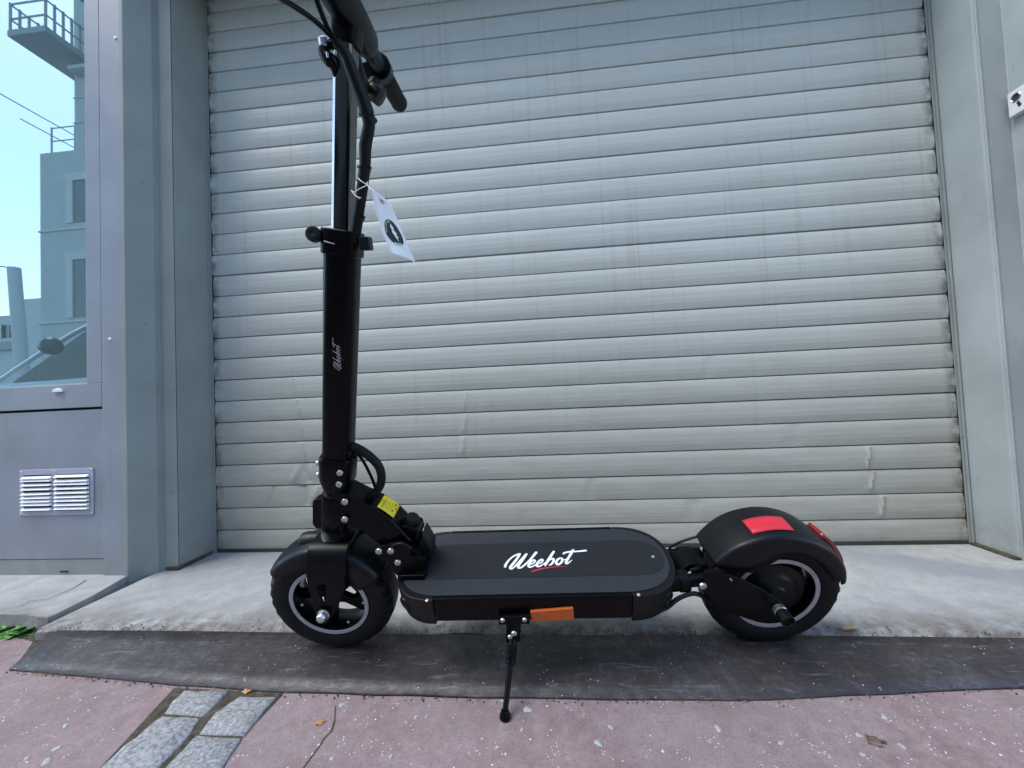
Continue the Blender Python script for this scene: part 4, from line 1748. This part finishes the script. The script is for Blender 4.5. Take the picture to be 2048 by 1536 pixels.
# -- handlebar
bz = 1.090
bc = st(bz)
HB = Vector((-0.085, 1.0, 0.004)).normalized()      # bars turned a touch
far_end = L(800, 200, 0.0)


def hb(s, dx=0.0, dz=0.0):
    return bc + HB * s + SX * dx + SD * dz


BO = 0.002                                   # bar sits a little behind the stem axis
mb = MB()
mb.cyl(hb(-0.30, BO), hb(0.285, BO), 0.0125, seg=24)
bar = mb.build("handlebar", "satin_black", scoot)
mb = MB()
mb.lathe([(0.015, 0), (0.0205, 0.004), (0.0215, 0.020), (0.0215, 0.115), (0.0205, 0.165), (0.0175, 0.178), (0.0125, 0.180)], hb(-0.105, BO), HB, 32)
mb.build("stem_cap", "satin_black", bar)
stem_loft([(1.055, .0155, .0165), (1.065, .0175, .018), (1.09, .0175, .018)], ex=4, name="head_clamp", mat="satin_black", parent=bar, sharp=50)
for sgn, s0 in ((1, 0.165), (-1, -0.180)):
    mb = MB()
    prr = [(0.0145, 0.0)]
    for k in range(8):
        prr += [(0.0158, 0.004 + k * 0.014), (0.0152, 0.014 + k * 0.014)]
    prr += [(0.0162, 0.121), (0.0145, 0.127), (0.0, 0.128)]
    mb.lathe(prr, hb(s0, BO), HB * sgn, 28)
    mb.build("grip", "grip_rubber", bar)
# brake levers with clamps
for sgn in (1, -1):
    mb = MB()
    s0 = sgn * 0.135
    mb.lathe([(0.0135, 0), (0.0195, 0.002), (0.0195, 0.022), (0.0135, 0.024)], hb(s0, BO), HB * sgn, 24)
    mb.box(hb(s0 + sgn * 0.012, BO - 0.022, -0.012), (0.026, 0.030, 0.022), rot=Matrix.Rotation(R_(-10), 3, 'Y'))
    mb.tube([hb(s0 + sgn * 0.012, BO - 0.030, -0.018), hb(s0 + sgn * 0.05, BO - 0.046, -0.030), hb(s0 + sgn * 0.10, BO - 0.050, -0.038), hb(s0 + sgn * 0.145, BO - 0.046, -0.040)], [0.0065, 0.005, 0.0045, 0.006], 10)
    mb.build("brake_lever", "black_paint", bar, sharp=40)
# throttle pod and folding-hook hardware under the far side
mb = MB()
mb.tube([hb(0.02, BO - 0.004, -0.026), hb(0.045, BO + 0.002, -0.050), hb(0.085, BO, -0.052), hb(0.125, BO, -0.030)], [0.010, 0.008, 0.008, 0.011], 12)
mb.lathe([(0.0, 0), (0.012, 0.0), (0.014, 0.004), (0.014, 0.018), (0.0, 0.020)], hb(0.085, BO + 0.006, -0.052), SX + SD * -0.5, 20)
mb.build("throttle_pod", "black_plastic", bar)
# bell / horn unit with hook on the front of the stem
mb = MB()
hk = L(652, 92, -0.012)
mb.cyl(L(651, 78, -0.012), L(653, 98, -0.012), 0.0095, 0.0088, seg=22, ch=0.0015)
horn = mb.build("bell", "brushed_steel", scoot)
mb = MB()
mb.tube([L(645, 96, -0.015), L(652, 112, -0.015), L(662, 122, -0.015), L(670, 135, -0.012), L(674, 160, -0.01)], [0.006, 0.008, 0.009, 0.007, 0.003], 12)
mb.tube([L(655, 90, -0.014), L(668, 88, -0.014), L(685, 92, -0.01)], 0.006, 10)
mb.tube([L(668, 150, -0.012), L(674, 156, -0.012), L(670, 150, -0.012)], 0.002, 6, sub=0)
mb.build("bell_bracket", "black_paint", horn)
mb = MB()
mb.tube([L(654, 105, -0.024), L(656, 116, -0.024)], 0.0016, 8, sub=0)
mb.tube([L(671, 101, -0.024), L(670, 110, -0.024)], 0.0018, 8, sub=0)
mb.build("bell_spring", "bolt_steel", horn)

# -- cables
mb = MB()
mb.tube([L(672, 84, -0.045), L(690, 108, -0.040), L(706, 148, -0.036), L(722, 190, -0.032), L(733, 222, -0.030), L(738, 250, -0.028), L(731, 290, -0.026), L(730, 330, -0.024), L(725, 372, -0.022), L(719, 415, -0.018), L(712, 462, -0.014), L(706, 500, -0.010)],
        [0.0062, 0.0072, 0.0080, 0.0086, 0.0092, 0.0078, 0.0082, 0.0074, 0.0078, 0.0074, 0.0078, 0.0076], 16)
cab = mb.build("cable_sleeve", "cable_sleeve", scoot)
for (u, v, la) in ((731, 232, -0.030), (728, 338, -0.0235), (716, 436, -0.0165)):
    c = L(u, v, la)
    mb = MB()
    mb.lathe([(0.0076, -0.0018), (0.0092, -0.0018), (0.0092, 0.0018), (0.0076, 0.0018)], c, L(u - 4, v + 20, la) - c, 18, closed=True)
    mb.box(c + Vector((0.0095, -0.003, 0)), (0.004, 0.004, 0.003))
    mb.build("cable_tie", "black_plastic", cab)
for pts in (((545, -12, -.16), (580, 8, -.13), (622, 36, -.09), (652, 62, -.06), (668, 80, -.046), (690, 110, -.040)), ((630, -10, -.10), (640, 18, -.085), (652, 48, -.066), (664, 72, -.05), (684, 104, -.042))):
    mb = MB()
    mb.tube([L(*p) for p in pts], 0.0030, 10)
    mb.build("brake_cable", "black_paint", scoot)
mb = MB()
mb.tube([L(704, 893, 0.0), L(716, 898, 0.0), L(736, 910, 0.0), L(756, 930, 0.0), L(763, 952, 0.0), L(760, 972, 0.0), L(749, 986, 0.0), L(738, 994, 0.0), L(730, 1000, 0.0)], [.0085, .0085, .008, .0078, .0078, .0078, .0078, .008, .008], 14)
mb.build("lower_cable_sleeve", "cable_sleeve", scoot)
mb = MB()
mb.tube([L(712, 903, 0.01), L(728, 925, 0.01), L(744, 957, 0.01), L(752, 980, 0.01), L(757, 998, 0.01), L(752, 1010, .005)], 0.0028, 10)
mb.build("brake_cable", "black_paint", scoot)
mb = MB()
mb.tube([L(1316, 1222, -0.075), L(1335, 1214, -0.07), L(1352, 1200, -0.065), L(1370, 1191, -0.06), L(1388, 1187, -0.058), L(1404, 1192, -0.05), L(1420, 1205, -0.045)], 0.0040, 12)
mb.build("motor_cable", "cable_sleeve", scoot)
mb = MB()
mb.tube([L(1338, 1096, 0.05), L(1360, 1084, 0.045), L(1392, 1074, 0.04), L(1405, 1072, 0.035)], 0.0026, 10)
mb.build("light_cable", "cable_sleeve", scoot)

# ------------------------------------------------------------------ paper tag tied to the cable
tag_c = [[(742, 376), (758, 388), (768, 396)], [(745, 392), (763, 404), (783, 410)], [(752, 424), (774, 432), (793, 436)], [(765, 466), (786, 470), (810, 476)], [(776, 490), (797, 494), (822, 504)], [(786, 509), (808, 515), (832, 526)]]
lats = [(-0.050, -0.045, -0.040), (-0.052, -0.044, -0.036), (-0.056, -0.046, -0.036), (-0.062, -0.050, -0.038), (-0.065, -0.052, -0.040), (-0.068, -0.054, -0.040)]
G = [[Vector(SMW @ L(u, v, la)) for (u, v), la in zip(r, lr)] for r, lr in zip(tag_c, lats)]


def tagpt(s, t, off=0.0):
    """s across 0..1, t along 0..1"""
    q = t * 5
    i = min(int(q), 4)
    f = q - i

    def row(k):
        a, b, c = G[k]
        return a.lerp(b, s * 2) if s < .5 else b.lerp(c, s * 2 - 1)
    p = row(i).lerp(row(i + 1), f)
    if off:
        e = 0.02
        du = tagpt(min(1, s + e), t) - tagpt(max(0, s - e), t)
        dv = tagpt(s, min(1, t + e)) - tagpt(s, max(0, t - e))
        nn = du.cross(dv).normalized()
        if nn.y > 0:
            nn = -nn
        p = p + nn * off
    return p


mb = MB()
ns, nt = 8, 24
base = tagpt(.5, .4)
vs = [tagpt(i / ns, j / nt) for j in range(nt + 1) for i in range(ns + 1)]
fs = [(j * (ns + 1) + i, j * (ns + 1) + i + 1, (j + 1) * (ns + 1) + i + 1, (j + 1) * (ns + 1) + i) for j in range(nt) for i in range(ns)]
mb.add(vs, fs)
ptag = mb.build("paper_tag", "tag_paper", solid=0.0005, sharp=60)
tag(ptag, "white paper hang tag with round black emblem tied to the scooter's cable", "tag")


def tag_shape(pts, off, name, mat):
    mb = MB()
    mb.add([tagpt(s, t, off) for s, t in pts], [tuple(range(len(pts)))])
    return mb.build(name, mat, ptag, flat=True)


def disc(cs, ct, rs, rt, off, name, mat, a0=0, a1=360, inner=None):
    n = 40
    an = [R_(a0 + (a1 - a0) * i / n) for i in range(n + 1)]
    mb = MB()
    if inner is None:
        vs = [tagpt(cs, ct, off)]
        for q in (.5, 1):
            vs += [tagpt(cs + rs * q * math.cos(a), ct + rt * q * math.sin(a), off) for a in an[:-1]]
        mb.add(vs, [(0, 1 + i, 1 + (i + 1) % n) for i in range(n)] + [(1 + i, 1 + n + i, 1 + n + (i + 1) % n, 1 + (i + 1) % n) for i in range(n)])
    else:
        vs = [tagpt(cs + rs * math.cos(a), ct + rt * math.sin(a), off) for a in an] + [tagpt(cs + rs * inner * math.cos(a), ct + rt * inner * math.sin(a), off) for a in an]
        mb.add(vs, [(i, i + 1, n + 2 + i, n + 1 + i) for i in range(n)])
    return mb.build(name, mat, ptag, flat=True)


disc(0.52, 0.175, 0.16, 0.055, 0.0006, "hole_ring", "tag_ring")
disc(0.52, 0.175, 0.045, 0.016, 0.0009, "hole", "emblem_black")
disc(0.52, 0.60, 0.36, 0.165, 0.0006, "emblem_disc", "emblem_black")
disc(0.52, 0.60, 0.345, 0.158, 0.0012, "emblem_arc", "emblem_green", 185, 275, 0.80)
disc(0.52, 0.60, 0.345, 0.158, 0.0012, "emblem_arc", "tag_paper", 60, 115, 0.88)
zig = [(0.50, 0.485), (0.60, 0.53), (0.555, 0.545), (0.66, 0.585), (0.60, 0.60), (0.68, 0.64), (0.60, 0.645), (0.60, 0.715), (0.535, 0.655), (0.50, 0.61), (0.44, 0.575), (0.475, 0.56), (0.44, 0.515)]
tag_shape(zig, 0.0022, "emblem_bolt", "print_white")
# string
for pts, r in (([(716, 356, -.030), (722, 362, -.037), (733, 369, -.038), (738, 374, -.044), (742, 379, -.050)], 0.0007),
               ([(735, 364, -.036), (732, 371, -.039), (720, 377, -.038), (708, 384, -.034), (703, 381, -.026)], 0.0007),
               ([(704, 383, -.034), (711, 391, -.037), (719, 397, -.038)], 0.0009), ([(704, 383, -.034), (712, 392, -.038), (722, 396, -.039)], 0.0007)):
    mb = MB()
    mb.tube([SMW @ L(*p) for p in pts], r, 6)
    mb.build("string", "string_white", ptag)

# ------------------------------------------------------------------ small plants and litter
def leafy(name, u, v, z, n, h, spread, mat, label, cat, kind="leaf"):
    c = hit(u, v, z=z)
    root = empty(name, (c[0], c[1], z))
    tag(root, label, cat)
    for i in range(n):
        a = random.uniform(0, 6.283)
        l = h * random.uniform(.6, 1.1)
        mb = MB()
        w = l * (.30 if kind == "leaf" else .035)
        el = random.uniform(.15, .9) if kind == "leaf" else random.uniform(.05, .55)
        off = Vector((random.uniform(-spread, spread), random.uniform(-spread * .35, spread * .35), 0))
        d = Vector((math.cos(a) * math.cos(el), math.sin(a) * math.cos(el), math.sin(el)))
        s = Vector((-math.sin(a), math.cos(a), 0))
        vs, fs = [], []
        for k in range(6):
            t = k / 5
            p = off + d * l * t + Vector((0, 0, -l * .35 * t * t + .001))
            ww = w * math.sin(math.pi * min(.97, t * .9 + .08))
            vs += [p - s * ww, p + Vector((0, 0, -ww * .3)), p + s * ww]
        for k in range(5):
            fs += [(3 * k, 3 * k + 1, 3 * k + 4, 3 * k + 3), (3 * k + 1, 3 * k + 2, 3 * k + 5, 3 * k + 4)]
        mb.add(vs, fs)
        mb.build("leaf" if kind == "leaf" else "blade", mat, root, solid=0.0004)
    return root


leafy("weed", 44, 1264, ZW, 46, 0.040, 0.022, "leaf_green", "small bright green weed sprouting at the left end of the dark plate", "plant")
leafy("weed", 6, 1262, ZW, 18, 0.032, 0.012, "leaf_green", "smaller green weed at the ledge foot cut by the picture's edge", "plant")
# dry grass and dirt in the joints
mb = MB()
for i in range(420):
    if i < 260:
        t = random.random()
        p = Vector(hit(60 + 75 * t + random.gauss(0, 9), 1335 - 88 * t + random.gauss(0, 7), z=ZW + .001))
    else:
        t = random.random()
        p = Vector(hit(60 + 500 * t, 1345 + 38 * t + random.gauss(0, 2.5), z=ZW + .001))
    a = random.uniform(0, 6.28)
    l = random.uniform(.006, .020)
    d = Vector((math.cos(a), math.sin(a), random.uniform(.02, .35))) * l
    s = Vector((-math.sin(a), math.cos(a), 0)) * 0.0006
    mb.add([p - s, p + s, p + d * .6 + s * .8 + Vector((0, 0, .001)), p + d * .6 - s * .8 + Vector((0, 0, .001)), p + d], [(0, 1, 2, 3), (3, 2, 4)])
tag(mb.build("dry_grass", "dry_grass", flat=True), "dry grass and bits caught in the joint round the dark plate", "grass", kind="stuff")
mb = MB()
dv = [hit(u, v, z=ZW + .002) for u, v in ((-60, 1240), (60, 1250), (150, 1252), (110, 1290), (20, 1343), (52, 1304), (66, 1282), (20, 1270), (-60, 1266))]
mb.add([(p[0], p[1], ZW + .002) for p in dv], [tuple(range(len(dv)))])
mb.build("joint_bed", "joint_dirt", sidewalk, flat=True)
mb = MB()
n_g = 520
for i in range(n_g):
    x = random.uniform(-0.05, 2.4)
    y = -0.462 + abs(random.gauss(0, .010)) * random.choice((1, 1, -.6)) if i < 330 else -0.648 + random.gauss(0, .006)
    z = (0.0005 if y > -.452 else plate_z(max(y, -.6)) + .0015) if i < 330 else ZW + .001
    if i >= 330:
        y = float(np.interp(x, _fe[:, 0], _fe[:, 1])) - 0.001 - abs(random.gauss(0, .004))
    r = random.uniform(.0008, .0024)
    vs = [(x + r * random.uniform(.6, 1.2) * sx, y + r * random.uniform(.6, 1.2) * sy, z + r * (.2 + .8 * (sx * sy > 0))) for sx, sy in ((1, 0), (-1, 0), (0, 1), (0, -1))] + [(x, y, z + r * 1.3), (x, y, z - r)]
    mb.add(vs, [(0, 2, 4), (2, 1, 4), (1, 3, 4), (3, 0, 4), (2, 0, 5), (1, 2, 5), (3, 1, 5), (0, 3, 5)], random.choice((0, 0, 0, 1)))
tag(mb.build("grit", ["joint_dirt", "concrete"], flat=True), "loose grit along the edges of the dark plate", "grit", kind="stuff")


def dead_leaf(u, v, z, r, mat, label, name="fallen_leaf"):
    p = hit(u, v, z=z)
    mb = MB()
    n = 14
    ph = random.uniform(0, 6)
    ring = []
    for i in range(n):
        a = 2 * math.pi * i / n
        q = r * (1 + .32 * math.sin(5 * a + ph) + random.uniform(-.12, .12))
        ring.append((p[0] + q * math.cos(a) * 1.35, p[1] + q * math.sin(a), z + .0012 + r * .35 * (0.5 + .5 * math.sin(2 * a + ph))))
    mb.add(ring + [(p[0], p[1], z + .001)], [(i, (i + 1) % n, n) for i in range(n)])
    tag(mb.build(name, mat, solid=.0005, sharp=80), label, "leaf")


dead_leaf(638, 1447, ZW, .0058, "leaf_orange", "small orange leaf lying on the red pavement right of the granite setts")
dead_leaf(1750, 1484, ZW, .0085, "leaf_brown", "crumpled brown leaf on the red pavement near the lower corner")
dead_leaf(494, 1384, ZW + .002, .006, "leaf_orange", "tiny tan leaf caught where the granite setts meet the dark plate")
# wood chip by the rear wheel
p = hit(1715, 1271, z=0)
mb = MB()
mb.box((p[0], -0.445, 0.0022), (0.030, 0.006, 0.004), rot=Matrix.Rotation(R_(4), 3, 'Z'))
tag(mb.build("wood_chip", "leaf_orange", bevel=0.001), "flat orange wood chip on the concrete edge behind the rear wheel", "wood chip")

# ------------------------------------------------------------------ across the street (seen mirrored in the shop-front glass)
YG = YF + 0.012                        # mirror plane


def mir(u, v, real_y):
    """pixel in the glass -> real point on the plane Y = real_y across the street"""
    p = hit(u, v, y=2 * YG - real_y)
    return Vector((p[0], real_y, p[2]))


def mirz(u, v, z):
    p = hit(u, v, z=z)
    return Vector((p[0], 2 * YG - p[1], z))


YB = -12.0
tw = empty("tower_building", (0, YB, 0))
xl = mir(80, 420, YB).x
zl = mir(90, 306, YB).z
xu = mir(147, 230, YB).x
XR = xl + 30.0  # block runs on unseen to the right, added to darken light from the horizon


def tpart(mb, name, mat, parent=tw, **kw):
    o = mb.build(name, mat, parent, **kw)
    if parent is tw:
        o.matrix_parent_inverse = Matrix.Translation(tw.location).inverted()
    return o


gz = ZW - 0.13
tpart(MB().bx(xl, XR, YB - 7, YB, gz, zl), "lower_block", "stucco", bevel=.02)
tpart(MB().bx(xu, xu + 7, YB - 6, YB - 0.02, zl, zl + 9), "upper_tower", "stucco", bevel=.02)
for (v, d) in ((461, .05), (645, .06)):
    z = mir(100, v, YB).z
    tpart(MB().bx(xl - .02, XR, YB - .2, YB + d, z - .06, z), "string_course", "stucco_pale", bevel=.005)
for v in (193, 243):
    z = mir(165, v, YB).z
    tpart(MB().bx(xu - .01, XR, YB - .2, YB + .012, z - .03, z), "joint_line", "stucco_pale")
for (v0, v1) in ((362, 446), (520, 636)):
    a = mir(147, v0, YB)
    b = mir(147, v1, YB)
    for k in range(9):
        x0 = a.x + k * 3.2
        o = tpart(MB().bx(x0, x0 + 1.15, YB - .3, YB + 0.006, b.z, a.z), "window", "window_dark")
        m_ = MB()
        m_.bx(x0 - .28, x0, YB - .1, YB + .05, b.z, a.z + .3)
        m_.bx(x0 + 1.15, x0 + 1.43, YB - .1, YB + .05, b.z, a.z + .3)
        m_.bx(x0, x0 + 1.15, YB - .1, YB + .05, a.z, a.z + .3)
        f_ = m_.build("frame", "stucco_pale", o)
        f_.matrix_parent_inverse = o.matrix_world.inverted() if False else Matrix.Identity(4)
        f2 = MB().bx(x0 + .54, x0 + .60, YB + .007, YB + .02, b.z, a.z).build("mullion", "stucco_pale", o)
# niche with red panel near the top
a, b = mir(158, 78, YB), mir(158, 152, YB)
tpart(MB().bx(a.x + .35, a.x + 1.6, YB - .1, YB + .02, b.z + .15, a.z), "red_panel", "red_shutter")
tpart(MB().bx(a.x - .05, a.x + 1.9, YB - .1, YB + .35, b.z - .02, b.z + .12), "sill", "stucco_pale", bevel=.01)
# projecting steel platform with railing
ZP = mir(147, 130, YB).z
pa_, pb_ = mirz(20, 76, ZP), mirz(85, 58, ZP)
xa, xb2 = pa_.x, pb_.x
if xa > xb2:
    xa, xb2 = xb2, xa
yo = (pa_.y + pb_.y) / 2
tpart(MB().bx(xa, xb2, YB - 1.5, yo, ZP, ZP + .22), "platform", "steel_paint", bevel=.01)
m_ = MB()
for x in (xa + .05, xb2 - .05):
    ny = 5
    for k in range(ny):
        y = yo - .05 + (YB + .3 - yo) * k / (ny - 1)
        m_.cyl((x, y, ZP + .2), (x, y, ZP + 1.25), .04, seg=8)
    for h in (.65, 1.2):
        m_.cyl((x, yo - .05, ZP + h), (x, YB, ZP + h), .03, seg=8)
for h in (.65, 1.2):
    m_.cyl((xa + .05, yo - .05, ZP + h), (xb2 - .05, yo - .05, ZP + h), .03, seg=8)
tpart(m_, "railing", "steel_paint")
ZQ = mir(180, 78, YB).z
qa = mir(92, 30, YB + 1.6)
tpart(MB().bx(qa.x, XR, YB - .5, YB + 2.0, ZQ + .8, ZQ + 1.05), "upper_platform", "steel_paint", bevel=.01)
m_ = MB()
m_.cyl((qa.x + .9, YB + 1.7, ZQ + .85), (qa.x + 1.3, YB - .05, ZQ - .9), .06, seg=8)
m_.cyl((qa.x + .02, YB + 1.9, ZQ + 1), (qa.x + .02, YB + 1.9, ZQ + 2.1), .05, seg=8)
m_.cyl((qa.x + .02, YB + 1.9, ZQ + 2.0), (XR, YB + 1.9, ZQ + 2.0), .04, seg=8)
tpart(m_, "brace", "steel_paint")
# roof railing on the lower block
m_ = MB()
x0 = mir(97, 300, YB).x
for x in (x0, x0 + 1.0):
    m_.cyl((x, YB - .1, zl), (x, YB - .1, zl + 1.05), .03, seg=8)
for h in (.5, 1.02):
    m_.cyl((x0, YB - .1, zl + h), (XR, YB - .1, zl + h), .022, seg=8)
    m_.cyl((x0 + .0, YB + 1.6 * h, zl + h + .25), (x0 + .3, YB - 5, zl + h), .02, seg=8)
tpart(m_, "roof_railing", "steel_paint")
tag(tw, "pale grey stucco tower with projecting steel platform mirrored in the shop glass", "building")

# low building farther along
YL = -26.0
lo = empty("low_building", (0, YL, 0))
a = mir(0, 632, YL)
b = mir(58, 603, YL)
c = mir(80, 700, YL)


def lpart(mb, name, mat, **kw):
    o = mb.build(name, mat, lo, **kw)
    o.matrix_parent_inverse = Matrix.Translation(lo.location).inverted()
    return o


lpart(MB().bx(a.x - 14, c.x + 5, YL - 8, YL, gz, a.z), "wall", "stucco_pale")
lpart(MB().bx(b.x, c.x + 6, YL - 6, YL + .6, gz, b.z), "stair_block", "stucco_pale")
wz0, wz1 = mir(10, 676, YL).z, mir(10, 650, YL).z
wxs = mir(4, 660, YL).x
for k in range(8):
    x = wxs + 1.3 - k * 1.45
    if k == 0:
        x = wxs
    lpart(MB().bx(x, x + .62, YL - .2, YL + .04, wz0, wz1), "window", "window_pale")
    lpart(MB().bx(x + .70, x + 1.30, YL - .2, YL + .04, wz0, wz1), "window", "window_pale")
lpart(MB().bx(a.x - 14, b.x - .02, YL, YL + .3, wz0 - 1.0, wz0 - .35), "ledge", "steel_paint")
tag(lo, "low pale building with a row of windows mirrored in the shop glass", "building")
# leaning lamp post
YLp = -5.2
p0, p1 = mir(48, 790, YLp), mir(28, 536, YLp)
mb = MB()
g0 = p1 + (p0 - p1) * ((gz - p1.z) / (p0.z - p1.z))
mb.cyl(g0, p1, 0.10, 0.085, seg=20)
lamp = mb.build("lamp_post", "stucco_pale")
mb = MB()
mb.tube([p1 + Vector((0, 0, -.02)), p1 + Vector((-.4, 0, .06)), p1 + Vector((-1.4, 0, .02))], 0.012, 6)
mb.build("wire", "steel_paint", lamp)
tag(lamp, "leaning pale lamp post mirrored in the shop glass", "lamp post")

# parked car just behind the photographer
YC = -2.45
car = empty("parked_car", (0, YC, gz))
pA = mir(0, 752, YC)
pB = mir(178, 642, YC)
sl = (pB.z - pA.z) / (pB.x - pA.x)


def zline(x):
    return pA.z + sl * (x - pA.x)


zr = 1.42
xr_ = pA.x + (zr - pA.z) / sl
xh = pA.x - .12
zh = zline(xh)


def cpart(mb, name, mat, **kw):
    o = mb.build(name, mat, car, **kw)
    o.matrix_parent_inverse = Matrix.Translation(car.location).inverted()
    return o


body = [(xh - 1.0, gz + .22), (xh - 1.05, gz + .55), (xh - .9, zh - .16), (xh, zh - .02), (xh + 2.9, zh + .06), (xh + 3.1, zh - .1), (xh + 3.12, gz + .3), (xh + 2.9, gz + .2)]
cpart(MB().prism(body, EU, YC - 1.72, YC), "body", "car_paint", bevel=.04, seg=3)
green = [(xh + .05, zh - .05), (xr_, zr), (xr_ + 1.5, zr + .02), (xh + 2.95, zh - .0)]
cpart(MB().prism(green, EU, YC - 1.60, YC - .06), "cabin", "car_black", bevel=.03)
m_ = MB()
m_.tube([(xh - .05, YC - .04, zline(xh - .05) - .01), (xr_, YC - .07, zr + .01), (xr_ + .8, YC - .1, zr + .04), (xr_ + 1.5, YC - .1, zr + .02)], .022, 8)
cpart(m_, "window_frame", "car_chrome")
cpart(MB().prism([(xr_ - .02, zr), (xr_ + 1.45, zr + .02), (xr_ + 1.3, zr + .06), (xr_ + .2, zr + .05)], EU, YC - 1.55, YC - .12), "roof", "car_paint", bevel=.02)
mc = mir(102, 692, YC + .14)
m_ = MB()
m_.lathe([(0.0, -.075), (.05, -.07), (.078, -.03), (.082, .02), (.06, .05), (0.0, .06)], mc, (1, 0.1, 0.1), 24)
cpart(m_, "door_mirror", "car_black")
for xw in (xh - .35, xh + 2.25):
    m_ = MB()
    m_.lathe([(0.0, 0), (.20, .0), (.21, .02), (.30, .03), (.31, .0), (.31, -.2), (0, -.2)], (xw, YC + .005, gz + .312), (0, 1, 0), 32)
    cpart(m_, "wheel", "car_black")
tag(car, "pale grey parked car with dark door mirror mirrored in the shop glass", "car")
